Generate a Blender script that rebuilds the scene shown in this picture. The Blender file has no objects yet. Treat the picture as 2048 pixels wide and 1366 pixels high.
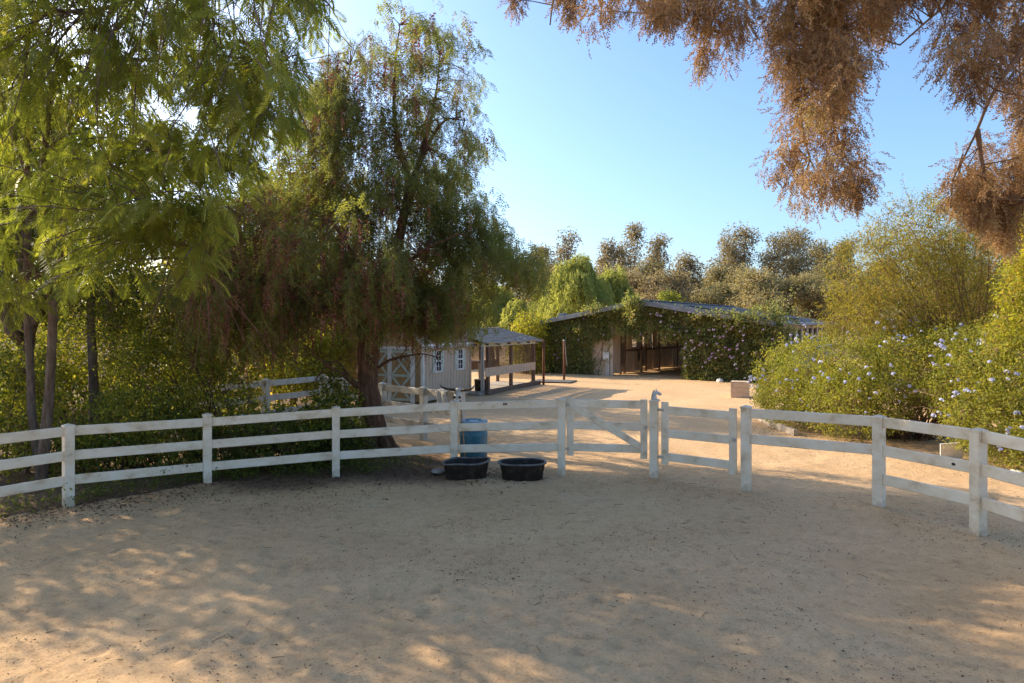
import bpy, math, random
import numpy as np
from mathutils import Vector, Matrix, noise as mnoise

rng = np.random.default_rng(11)
random.seed(11)
C = bpy.context.scene.collection
S = bpy.context.scene
R = math.radians

# ------------------------------------------------------------------ camera, sky, sun, exposure
F, HC, HZ = 1365.0, 2.66, 649.0            # focal length in photo pixels, eye height, horizon row
cam = bpy.data.cameras.new('camera')
cam.sensor_width = 36.0
cam.lens = 36.0 * F / 2048.0
cam.shift_y = -(683.0 - HZ) / 2048.0
cam.clip_start = 0.05
cam.clip_end = 3000.0
camo = bpy.data.objects.new('camera', cam)
C.objects.link(camo)
camo.location = (0, 0, HC)
camo.rotation_euler = (R(90), 0, 0)
S.camera = camo

SUN_AZ, SUN_EL = R(-56), R(25)      # azimuth clockwise from +Y
SUN_DIR = Vector((math.sin(SUN_AZ) * math.cos(SUN_EL), math.cos(SUN_AZ) * math.cos(SUN_EL), math.sin(SUN_EL)))
world = bpy.data.worlds.new('World')
S.world = world
world.use_nodes = True
wn = world.node_tree
bg = wn.nodes['Background']
sky = wn.nodes.new('ShaderNodeTexSky')
sky.sky_type = 'NISHITA'
sky.sun_disc = False
sky.sun_elevation = SUN_EL
sky.sun_rotation = SUN_AZ
sky.air_density = 1.0
sky.dust_density = 2.2
sky.ozone_density = 5.4
wn.links.new(sky.outputs[0], bg.inputs[0])
bg.inputs[1].default_value = 0.13
sun = bpy.data.lights.new('sun', 'SUN')
sun.energy = 3.7
sun.angle = R(0.5)
sun.color = (1.0, 0.84, 0.62)
suno = bpy.data.objects.new('sun', sun)
C.objects.link(suno)
suno.rotation_euler = SUN_DIR.to_track_quat('Z', 'Y').to_euler()
S.view_settings.view_transform = 'Standard'
S.view_settings.look = 'None'
S.view_settings.gamma = 1.0
S.view_settings.use_curve_mapping = False
S.view_settings.exposure = 1.32
S.render.engine = 'CYCLES'
S.cycles.max_bounces = 8
S.cycles.diffuse_bounces = 4
S.cycles.transmission_bounces = 4
S.cycles.transparent_max_bounces = 12
S.cycles.use_denoising = True
S.cycles.denoising_prefilter = 'NONE'
S.cycles.use_adaptive_sampling = False
S.cycles.caustics_reflective = False
S.cycles.caustics_refractive = False


# ------------------------------------------------------------------ helpers
def at(px, py, d):
    return np.array([(px - 1024.0) / F * d, d, HC - (py - HZ) / F * d])


def gnd(px, py):
    d = F * HC / (py - HZ)
    return np.array([(px - 1024.0) / F * d, d, 0.0])


def unit(a):
    a = np.asarray(a, float)
    return a / (np.linalg.norm(a, axis=-1, keepdims=True) + 1e-12)


def frames(d, roll=None):
    """n rotation matrices whose local +X is d, local Z as near to up as can be, rolled about X."""
    d = unit(d)
    up = np.tile([0, 0, 1.0], (len(d), 1))
    bad = np.abs(d[:, 2]) > 0.98
    up[bad] = [1.0, 0.2, 0]
    y = unit(np.cross(up, d))
    z = np.cross(d, y)
    if roll is not None:
        c, s = np.cos(roll)[:, None], np.sin(roll)[:, None]
        y, z = y * c + z * s, z * c - y * s
    return np.stack([d, y, z], axis=2)


class MB:
    """Collects shapes and links them as ONE mesh object."""
    def __init__(s):
        s.v, s.q, s.t, s.n, s.tint = [], [], [], 0, []

    def add(s, v, q=None, t=None, tint=0.5):
        v = np.asarray(v, float).reshape(-1, 3)
        if q is not None and len(q):
            s.q.append(np.asarray(q, np.int64).reshape(-1, 4) + s.n)
        if t is not None and len(t):
            s.t.append(np.asarray(t, np.int64).reshape(-1, 3) + s.n)
        s.v.append(v)
        s.tint.append(np.broadcast_to(np.asarray(tint, float), (len(v),)))
        s.n += len(v)
        return s

    def box(s, c, size, rz=0.0, tilt=None):
        h = np.array(size, float) / 2
        v = np.array([[x, y, z] for x in (-1, 1) for y in (-1, 1) for z in (-1, 1)], float) * h
        if tilt is not None:
            v = v @ np.array(tilt).T
        if rz:
            cs, sn = math.cos(rz), math.sin(rz)
            v = v @ np.array([[cs, sn, 0], [-sn, cs, 0], [0, 0, 1]])
        s.add(v + np.array(c, float), [[0, 1, 3, 2], [4, 6, 7, 5], [0, 4, 5, 1], [2, 3, 7, 6], [0, 2, 6, 4], [1, 5, 7, 3]])
        return s

    def beam(s, p0, p1, w, h, bev=0.0):
        """a board from p0 to p1, w wide (horizontal) and h high, edges bevelled by bev."""
        p0, p1 = np.array(p0, float), np.array(p1, float)
        d = unit(p1 - p0)
        up = np.array([0, 0, 1.0]) if abs(d[2]) < 0.95 else np.array([0, 1.0, 0])
        y = unit(np.cross(up, d))
        z = np.cross(d, y)
        a, b = w / 2, h / 2
        if bev > 0:
            prof = [(-a + bev, -b), (a - bev, -b), (a, -b + bev), (a, b - bev), (a - bev, b), (-a + bev, b), (-a, b - bev), (-a, -b + bev)]
        else:
            prof = [(-a, -b), (a, -b), (a, b), (-a, b)]
        n = len(prof)
        v = [p0 + y * u + z * w_ for u, w_ in prof] + [p1 + y * u + z * w_ for u, w_ in prof]
        q = [[i, (i + 1) % n, n + (i + 1) % n, n + i] for i in range(n)]
        if n == 4:
            q += [[3, 2, 1, 0], [4, 5, 6, 7]]
        else:
            for o, fl in ((0, True), (n, False)):
                for f in ([0, 1, 2, 7], [7, 2, 3, 6], [6, 3, 4, 5]):
                    g = [o + k for k in f]
                    q.append(g[::-1] if fl else g)
        s.add(v, q)
        return s

    def tube(s, pts, rad, n=7, wob=0.0, tint=0.5):
        pts = np.array(pts, float)
        m = len(pts)
        rad = np.broadcast_to(np.asarray(rad, float), (m,))
        tan = np.gradient(pts, axis=0)
        fr = frames(tan)
        # keep the frame from twisting
        for i in range(1, m):
            y = fr[i - 1, :, 1] - tan[i] * np.dot(fr[i - 1, :, 1], tan[i]) / np.dot(tan[i], tan[i])
            y = unit(y)
            fr[i, :, 1] = y
            fr[i, :, 2] = np.cross(unit(tan[i]), y)
        a = np.arange(n) / n * 2 * np.pi
        r = rad[:, None] * (1 + wob * rng.normal(size=(m, n)))
        v = pts[:, None, :] + r[:, :, None] * (np.cos(a)[None, :, None] * fr[:, None, :, 1] + np.sin(a)[None, :, None] * fr[:, None, :, 2])
        i = np.arange(m - 1)[:, None] * n
        j = np.arange(n)[None, :]
        q = np.stack([i + j, i + (j + 1) % n, i + n + (j + 1) % n, i + n + j], axis=2).reshape(-1, 4)
        v = v.reshape(-1, 3)
        k = len(v)
        v = np.vstack([v, pts[0], pts[-1]])
        t = [[k, (b + 1) % n, b] for b in range(n)] + [[k + 1, k - n + b, k - n + (b + 1) % n] for b in range(n)]
        s.add(v, q, t, tint)
        return s

    def twigs(s, p0, p1, r0, r1, tint=0.5):
        p0, p1 = np.asarray(p0, float), np.asarray(p1, float)
        if len(p0) == 0:
            return s
        fr = frames(p1 - p0 + 1e-6)
        a = np.arange(3) / 3 * 2 * np.pi
        off = np.cos(a)[None, :, None] * fr[:, None, :, 1] + np.sin(a)[None, :, None] * fr[:, None, :, 2]
        r0 = np.broadcast_to(np.asarray(r0, float), (len(p0),))[:, None, None]
        r1 = np.broadcast_to(np.asarray(r1, float), (len(p0),))[:, None, None]
        v = np.concatenate([p0[:, None] + off * r0, p1[:, None] + off * r1], axis=1).reshape(-1, 3)
        b = np.arange(len(p0))[:, None, None] * 6
        q = np.array([[0, 1, 4, 3], [1, 2, 5, 4], [2, 0, 3, 5]])[None] + b
        s.add(v, q.reshape(-1, 4), None, tint)
        return s

    def inst(s, tv, tq, pos, rot, sc, tint=0.5):
        """many copies of a small template (verts tv, quads tq)"""
        n, m = len(pos), len(tv)
        if n == 0:
            return s
        sc = np.broadcast_to(np.asarray(sc, float), (n,))
        v = np.einsum('nij,mj->nmi', rot, tv) * sc[:, None, None] + np.asarray(pos)[:, None, :]
        q = tq[None] + (np.arange(n) * m)[:, None, None]
        ti = np.repeat(np.broadcast_to(np.asarray(tint, float), (n,)), m)
        s.add(v.reshape(-1, 3), q.reshape(-1, 4), None, ti)
        return s

    def leaves(s, pos, d, ln, wd, tint=0.5, roll=None):
        n = len(pos)
        if n == 0:
            return s
        if roll is None:
            roll = rng.uniform(-1.2, 1.2, n)
        fr = frames(d, roll)
        ln = np.broadcast_to(np.asarray(ln, float), (n,))[:, None]
        wd = np.broadcast_to(np.asarray(wd, float), (n,))[:, None]
        x, y, z = fr[:, :, 0], fr[:, :, 1], fr[:, :, 2]
        p = np.asarray(pos, float)
        v = np.stack([p, p + x * ln * 0.45 + y * wd * 0.5 + z * wd * 0.12, p + x * ln - z * ln * 0.06, p + x * ln * 0.45 - y * wd * 0.5 + z * wd * 0.12], axis=1)
        q = np.arange(n * 4).reshape(n, 4)
        ti = np.repeat(np.broadcast_to(np.asarray(tint, float), (n,)), 4)
        s.add(v.reshape(-1, 3), q, None, ti)
        return s

    def mesh(s, name, mat, smooth=False):
        me = bpy.data.meshes.new(name)
        v = np.concatenate(s.v).astype(np.float32)
        q = np.concatenate(s.q) if s.q else np.zeros((0, 4), np.int64)
        t = np.concatenate(s.t) if s.t else np.zeros((0, 3), np.int64)
        me.vertices.add(len(v))
        me.vertices.foreach_set('co', v.ravel())
        loops = np.concatenate([q.ravel(), t.ravel()]).astype(np.int32)
        me.loops.add(len(loops))
        me.loops.foreach_set('vertex_index', loops)
        st = np.concatenate([np.arange(len(q)) * 4, len(q) * 4 + np.arange(len(t)) * 3]).astype(np.int32)
        me.polygons.add(len(st))
        me.polygons.foreach_set('loop_start', st)
        me.polygons.foreach_set('use_smooth', np.full(len(st), bool(smooth)))
        a = me.attributes.new('tint', 'FLOAT', 'POINT')
        a.data.foreach_set('value', np.concatenate(s.tint).astype(np.float32))
        me.update(calc_edges=True)
        me.materials.append(mat)
        return me

    def build(s, name, mat, parent=None, smooth=False, origin=None):
        if origin is not None:
            s.v = [v - np.array(origin) for v in s.v]
        o = bpy.data.objects.new(name, s.mesh(name, mat, smooth))
        C.objects.link(o)
        if parent is not None:
            o.parent = parent
        if origin is not None:
            o.location = origin
        return o


def empty(name, label, cat, loc=(0, 0, 0), rz=0.0, group=None):
    o = bpy.data.objects.new(name, None)
    C.objects.link(o)
    o.location = loc
    o.rotation_euler = (0, 0, rz)
    o.empty_display_size = 0.2
    return tag(o, label, cat, group)


def tag(o, label=None, cat=None, group=None, kind=None):
    if label:
        o['label'] = label
    if cat:
        o['category'] = cat
    if group:
        o['group'] = group
    if kind:
        o['kind'] = kind
    return o


def part(name, mesh, parent, loc=(0, 0, 0), rot=(0, 0, 0), scale=(1, 1, 1), matrix=None):
    o = bpy.data.objects.new(name, mesh)
    C.objects.link(o)
    o.parent = parent
    if matrix is not None:
        o.matrix_local = matrix
    else:
        o.location, o.rotation_euler, o.scale = loc, rot, scale
    return o


# ------------------------------------------------------------------ materials
def new_mat(name):
    m = bpy.data.materials.new(name)
    m.use_nodes = True
    nt = m.node_tree
    for n in list(nt.nodes):
        nt.nodes.remove(n)
    out = nt.nodes.new('ShaderNodeOutputMaterial')
    return m, nt, out


def node(nt, kind, **kw):
    n = nt.nodes.new(kind)
    for k, v in kw.items():
        if hasattr(n, k):
            setattr(n, k, v)
        else:
            n.inputs[k].default_value = v
    return n


def ramp(nt, fac, stops, interp='LINEAR'):
    r = nt.nodes.new('ShaderNodeValToRGB')
    r.color_ramp.interpolation = interp
    el = r.color_ramp.elements
    while len(el) < len(stops):
        el.new(0.5)
    for e, (p, c) in zip(el, stops):
        e.position = p
        e.color = (*c, 1) if len(c) == 3 else c
    nt.links.new(fac, r.inputs[0])
    return r


def mat_leaf(name, cols, trans=0.42, tcol=(1.7, 1.6, 0.7), rough=0.55, spec=0.25):
    """leaf colour from the per-leaf tint; some light passes through the blade"""
    m, nt, out = new_mat(name)
    a = node(nt, 'ShaderNodeAttribute', attribute_name='tint')
    r = ramp(nt, a.outputs['Fac'], [(i / (len(cols) - 1), c) for i, c in enumerate(cols)])
    p = node(nt, 'ShaderNodeBsdfPrincipled', Roughness=rough)
    p.inputs['Specular IOR Level'].default_value = spec
    t = node(nt, 'ShaderNodeBsdfTranslucent')
    mul = node(nt, 'ShaderNodeMix', data_type='RGBA', blend_type='MULTIPLY')
    mul.inputs[0].default_value = 1.0
    mul.inputs[7].default_value = (*tcol, 1)
    mix = node(nt, 'ShaderNodeMixShader')
    mix.inputs[0].default_value = trans
    L = nt.links.new
    L(r.outputs[0], p.inputs['Base Color'])
    L(r.outputs[0], mul.inputs[6])
    L(mul.outputs[2], t.inputs[0])
    L(p.outputs[0], mix.inputs[1])
    L(t.outputs[0], mix.inputs[2])
    L(mix.outputs[0], out.inputs[0])
    return m


def mat_noise(name, stops, scale=4.0, rough=0.8, bump=0.0, bscale=None, stretch=(1, 1, 1), detail=6.0, spec=0.3, metal=0.0, bdist=0.01):
    """a surface whose colour wanders through stops by a noise in object space"""
    m, nt, out = new_mat(name)
    L = nt.links.new
    tc = node(nt, 'ShaderNodeTexCoord')
    mp = node(nt, 'ShaderNodeMapping')
    mp.inputs['Scale'].default_value = stretch
    oi = node(nt, 'ShaderNodeObjectInfo')
    add = node(nt, 'ShaderNodeVectorMath', operation='ADD')
    sc = node(nt, 'ShaderNodeVectorMath', operation='SCALE')
    sc.inputs['Scale'].default_value = 37.0
    comb = node(nt, 'ShaderNodeCombineXYZ')
    L(oi.outputs['Random'], comb.inputs[0])
    L(oi.outputs['Random'], comb.inputs[2])
    L(comb.outputs[0], sc.inputs[0])
    L(tc.outputs['Object'], mp.inputs[0])
    L(mp.outputs[0], add.inputs[0])
    L(sc.outputs[0], add.inputs[1])
    n = node(nt, 'ShaderNodeTexNoise', Scale=scale, Detail=detail, Roughness=0.62)
    L(add.outputs[0], n.inputs['Vector'])
    k = len(stops)
    r = ramp(nt, n.outputs['Fac'], [(0.28 + 0.44 * i / max(1, k - 1), c) for i, c in enumerate(stops)])
    p = node(nt, 'ShaderNodeBsdfPrincipled', Roughness=rough, Metallic=metal)
    p.inputs['Specular IOR Level'].default_value = spec
    L(r.outputs[0], p.inputs['Base Color'])
    if bump:
        n2 = node(nt, 'ShaderNodeTexNoise', Scale=bscale or scale * 4, Detail=5.0)
        L(add.outputs[0], n2.inputs['Vector'])
        b = node(nt, 'ShaderNodeBump', Strength=bump, Distance=bdist)
        L(n2.outputs['Fac'], b.inputs['Height'])
        L(b.outputs[0], p.inputs['Normal'])
    L(p.outputs[0], out.inputs[0])
    return m


M = {}
M['vinyl'] = mat_noise('white_vinyl', [(0.50, 0.38, 0.23), (0.74, 0.62, 0.44), (0.82, 0.72, 0.55), (0.84, 0.76, 0.60)], scale=3.2, rough=0.5, bump=0.08, stretch=(1, 1, 1.6))
M['vinyl_old'] = mat_noise('weathered_vinyl', [(0.36, 0.31, 0.22), (0.55, 0.50, 0.41), (0.62, 0.58, 0.50)], scale=5, rough=0.55, bump=0.1)
M['bark_red'] = mat_noise('pepper_bark', [(0.05, 0.028, 0.016), (0.13, 0.068, 0.038), (0.24, 0.14, 0.08)], scale=7, rough=0.9, bump=1.0, bscale=16, stretch=(2.2, 2.2, 0.5), bdist=0.05)
M['bark_grey'] = mat_noise('grey_bark', [(0.07, 0.05, 0.035), (0.15, 0.11, 0.08), (0.24, 0.19, 0.14)], scale=8, rough=0.9, bump=0.8, stretch=(2, 2, 0.5), bdist=0.03)
M['twig'] = mat_noise('reddish_twig', [(0.09, 0.045, 0.03), (0.17, 0.09, 0.06)], scale=6, rough=0.85)
M['twig_brown'] = mat_noise('brown_twig', [(0.12, 0.07, 0.04), (0.24, 0.15, 0.09)], scale=6, rough=0.85)
M['mimosa'] = mat_leaf('feathery_leaf', [(0.10, 0.11, 0.03), (0.155, 0.185, 0.04), (0.21, 0.25, 0.055), (0.26, 0.24, 0.06)], trans=0.6, tcol=(1.8, 1.7, 0.7))
M['pepper'] = mat_leaf('pepper_leaf', [(0.11, 0.12, 0.05), (0.16, 0.18, 0.065), (0.22, 0.24, 0.08), (0.28, 0.22, 0.09)], trans=0.52)
M['berry'] = mat_leaf('pepper_berry', [(0.16, 0.065, 0.05), (0.26, 0.115, 0.085), (0.34, 0.19, 0.12)], trans=0.3, tcol=(1.3, 0.9, 0.75))
M['conifer'] = mat_leaf('brown_scale_leaf', [(0.16, 0.10, 0.055), (0.32, 0.21, 0.11), (0.43, 0.29, 0.15), (0.31, 0.27, 0.12)], trans=0.42, tcol=(1.25, 1.05, 0.75))
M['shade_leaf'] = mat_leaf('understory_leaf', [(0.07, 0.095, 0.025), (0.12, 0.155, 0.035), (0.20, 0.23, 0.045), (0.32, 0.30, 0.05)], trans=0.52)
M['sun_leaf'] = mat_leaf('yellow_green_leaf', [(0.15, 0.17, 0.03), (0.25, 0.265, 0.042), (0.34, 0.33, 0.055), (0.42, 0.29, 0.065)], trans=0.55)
M['shrub_leaf'] = mat_leaf('tall_shrub_leaf', [(0.14, 0.14, 0.032), (0.23, 0.215, 0.042), (0.31, 0.265, 0.05), (0.42, 0.25, 0.075)], trans=0.45)
M['hedge_leaf'] = mat_leaf('plumbago_leaf', [(0.13, 0.16, 0.032), (0.22, 0.245, 0.045), (0.31, 0.31, 0.055), (0.38, 0.31, 0.075)], trans=0.45)
M['vine_leaf'] = mat_leaf('vine_leaf', [(0.13, 0.155, 0.06), (0.21, 0.235, 0.08), (0.29, 0.31, 0.105), (0.40, 0.28, 0.16)], trans=0.4)
M['weep_leaf'] = mat_leaf('weeping_leaf', [(0.22, 0.245, 0.08), (0.32, 0.345, 0.105), (0.40, 0.415, 0.135)], trans=0.5, tcol=(1.5, 1.4, 0.75))
M['euc_leaf'] = mat_leaf('eucalyptus_leaf', [(0.19, 0.17, 0.095), (0.29, 0.255, 0.145), (0.37, 0.30, 0.175)], trans=0.4, tcol=(1.4, 1.2, 0.75))
M['olive_leaf'] = mat_leaf('grey_olive_leaf', [(0.21, 0.20, 0.095), (0.31, 0.28, 0.14), (0.38, 0.33, 0.18)], trans=0.4, tcol=(1.4, 1.2, 0.75))
M['dry_leaf'] = mat_leaf('dry_brown_leaf', [(0.23, 0.185, 0.105), (0.33, 0.27, 0.15), (0.38, 0.33, 0.19)], trans=0.4, tcol=(1.3, 1.2, 0.8))
M['litter'] = mat_leaf('fallen_leaf', [(0.05, 0.03, 0.018), (0.12, 0.065, 0.035), (0.24, 0.15, 0.08)], trans=0.1, tcol=(1, 1, 1))
M['blue_flower'] = mat_leaf('pale_blue_petal', [(0.46, 0.48, 0.70), (0.58, 0.60, 0.78), (0.70, 0.71, 0.82)], trans=0.3, tcol=(1, 1, 1))
M['pink_flower'] = mat_leaf('pale_violet_petal', [(0.52, 0.36, 0.60), (0.66, 0.50, 0.70), (0.74, 0.64, 0.76)], trans=0.3, tcol=(1, 1, 1))
M['tan_board'] = mat_noise('tan_painted_board', [(0.38, 0.28, 0.19), (0.52, 0.40, 0.285), (0.57, 0.45, 0.33)], scale=4, rough=0.75, bump=0.15, stretch=(3, 3, 0.6))
M['tan_dark'] = mat_noise('ochre_door_board', [(0.30, 0.185, 0.08), (0.42, 0.27, 0.13), (0.47, 0.31, 0.16)], scale=4, rough=0.75, bump=0.15, stretch=(3, 3, 0.6))
M['old_wood'] = mat_noise('old_brown_wood', [(0.09, 0.055, 0.038), (0.17, 0.11, 0.075), (0.25, 0.17, 0.12)], scale=6, rough=0.9, bump=0.4, stretch=(3, 3, 0.5))
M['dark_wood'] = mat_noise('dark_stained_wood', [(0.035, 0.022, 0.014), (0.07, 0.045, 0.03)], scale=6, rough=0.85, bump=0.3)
M['white_paint'] = mat_noise('white_trim_paint', [(0.55, 0.52, 0.46), (0.72, 0.70, 0.65), (0.78, 0.77, 0.74)], scale=5, rough=0.55)
M['green_paint'] = mat_noise('pale_green_paint', [(0.38, 0.42, 0.34), (0.50, 0.54, 0.45), (0.56, 0.60, 0.52)], scale=5, rough=0.6)
M['shingle'] = mat_noise('brown_shingle', [(0.25, 0.175, 0.12), (0.39, 0.285, 0.205), (0.46, 0.35, 0.26)], scale=9, rough=0.95, bump=0.5)
M['metal_roof'] = mat_noise('galvanised_roof_metal', [(0.13, 0.137, 0.145), (0.20, 0.21, 0.22), (0.26, 0.27, 0.28)], scale=3, rough=0.5, spec=0.5, metal=0.25)
M['galv'] = mat_noise('galvanised_pipe', [(0.34, 0.35, 0.35), (0.48, 0.49, 0.49)], scale=8, rough=0.4, metal=0.6)
M['rust'] = mat_noise('rusty_pipe', [(0.10, 0.04, 0.025), (0.19, 0.075, 0.04), (0.26, 0.12, 0.06)], scale=12, rough=0.9, bump=0.3)
M['black_rubber'] = mat_noise('black_rubber', [(0.014, 0.011, 0.009), (0.024, 0.018, 0.013), (0.07, 0.048, 0.032)], scale=7, rough=0.6, bump=0.12, spec=0.25)
M['rim_rubber'] = mat_noise('worn_rubber_rim', [(0.06, 0.054, 0.048), (0.13, 0.118, 0.105), (0.20, 0.18, 0.16)], scale=9, rough=0.5, spec=0.4)
M['blue_plastic'] = mat_noise('faded_blue_plastic', [(0.03, 0.12, 0.165), (0.05, 0.175, 0.23), (0.11, 0.25, 0.31)], scale=3, rough=0.42, bump=0.05, spec=0.4)
M['pale_blue'] = mat_noise('sunlit_blue_plastic', [(0.16, 0.28, 0.35), (0.27, 0.40, 0.47), (0.36, 0.48, 0.54)], scale=5, rough=0.5)  # paler than the barrel body: sunlight on the lid put into colour
M['bone'] = mat_noise('weathered_bone', [(0.52, 0.47, 0.38), (0.70, 0.67, 0.60), (0.76, 0.74, 0.69)], scale=14, rough=0.8, bump=0.3)
M['horn'] = mat_noise('dark_horn', [(0.04, 0.025, 0.016), (0.10, 0.065, 0.04), (0.20, 0.15, 0.10)], scale=10, rough=0.5)
M['stone_white'] = mat_noise('pale_cast_stone', [(0.44, 0.42, 0.38), (0.58, 0.56, 0.52), (0.66, 0.64, 0.60)], scale=16, rough=0.85, bump=0.3)
M['stone'] = mat_noise('dusty_stone', [(0.22, 0.18, 0.14), (0.36, 0.31, 0.25), (0.44, 0.39, 0.33)], scale=9, rough=0.95, bump=0.5)
M['concrete'] = mat_noise('dusty_concrete', [(0.26, 0.23, 0.19), (0.36, 0.32, 0.27), (0.42, 0.38, 0.33)], scale=4, rough=0.95, bump=0.3)
M['mat_rubber'] = mat_noise('dusty_rubber_mat', [(0.08, 0.078, 0.075), (0.13, 0.125, 0.12)], scale=4, rough=0.9)
M['cloth'] = mat_noise('white_woven_cloth', [(0.52, 0.48, 0.42), (0.68, 0.65, 0.59), (0.76, 0.74, 0.70)], scale=9, rough=0.8, bump=0.25)
M['handle_wood'] = mat_noise('worn_handle_wood', [(0.27, 0.17, 0.09), (0.40, 0.27, 0.16)], scale=10, rough=0.7, stretch=(1, 1, 0.3))
M['lumber'] = mat_noise('pale_edging_lumber', [(0.28, 0.22, 0.15), (0.42, 0.34, 0.25), (0.50, 0.42, 0.32)], scale=5, rough=0.9, bump=0.4)
M['block_paint'] = mat_noise('cream_tan_paint', [(0.48, 0.36, 0.24), (0.60, 0.46, 0.32), (0.64, 0.50, 0.36)], scale=4, rough=0.7, bump=0.1)
M['black'] = mat_noise('black_paint', [(0.012, 0.012, 0.012), (0.02, 0.02, 0.02)], scale=4, rough=0.6)


def mat_post():
    m = M['vinyl'].copy()
    m.name = 'white_vinyl_post'
    nt = m.node_tree
    L = nt.links.new
    p = [n for n in nt.nodes if n.type == 'BSDF_PRINCIPLED'][0]
    col = p.inputs['Base Color'].links[0].from_socket
    tc = node(nt, 'ShaderNodeTexCoord')
    sep = node(nt, 'ShaderNodeSeparateXYZ')
    L(tc.outputs['Object'], sep.inputs[0])
    nz = node(nt, 'ShaderNodeTexNoise', Scale=13.0, Detail=6.0)
    L(tc.outputs['Object'], nz.inputs['Vector'])
    ad = node(nt, 'ShaderNodeMath', operation='MULTIPLY_ADD')
    L(nz.outputs['Fac'], ad.inputs[0])
    ad.inputs[1].default_value = 0.55
    L(sep.outputs[2], ad.inputs[2])
    mr = node(nt, 'ShaderNodeMapRange')
    mr.inputs[1].default_value, mr.inputs[2].default_value = 0.20, 0.46
    mr.inputs[3].default_value, mr.inputs[4].default_value = 0.75, 0.0
    L(ad.outputs[0], mr.inputs[0])
    mx = node(nt, 'ShaderNodeMix', data_type='RGBA')
    L(mr.outputs[0], mx.inputs[0])
    L(col, mx.inputs[6])
    mx.inputs[7].default_value = (0.36, 0.24, 0.14, 1)
    L(mx.outputs[2], p.inputs['Base Color'])
    return m


M['post'] = mat_post()


def mat_screen():
    m, nt, out = new_mat('brown_insect_screen')
    d = node(nt, 'ShaderNodeBsdfDiffuse')
    d.inputs[0].default_value = (0.16, 0.11, 0.07, 1)
    t = node(nt, 'ShaderNodeBsdfTransparent')
    mx = node(nt, 'ShaderNodeMixShader')
    mx.inputs[0].default_value = 0.68
    nt.links.new(d.outputs[0], mx.inputs[1])
    nt.links.new(t.outputs[0], mx.inputs[2])
    nt.links.new(mx.outputs[0], out.inputs[0])
    return m


def mat_glass():
    m, nt, out = new_mat('dark_window_glass')
    p = node(nt, 'ShaderNodeBsdfPrincipled', Roughness=0.08)
    p.inputs['Base Color'].default_value = (0.03, 0.035, 0.04, 1)
    p.inputs['Specular IOR Level'].default_value = 0.6
    nt.links.new(p.outputs[0], out.inputs[0])
    return m


def mat_water():
    m, nt, out = new_mat('dark_still_water')
    p = node(nt, 'ShaderNodeBsdfPrincipled', Roughness=0.06)
    p.inputs['Base Color'].default_value = (0.012, 0.011, 0.010, 1)
    p.inputs['Specular IOR Level'].default_value = 0.5
    nt.links.new(p.outputs[0], out.inputs[0])
    return m


M['screen'], M['glass'], M['water'] = mat_screen(), mat_glass(), mat_water()


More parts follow.
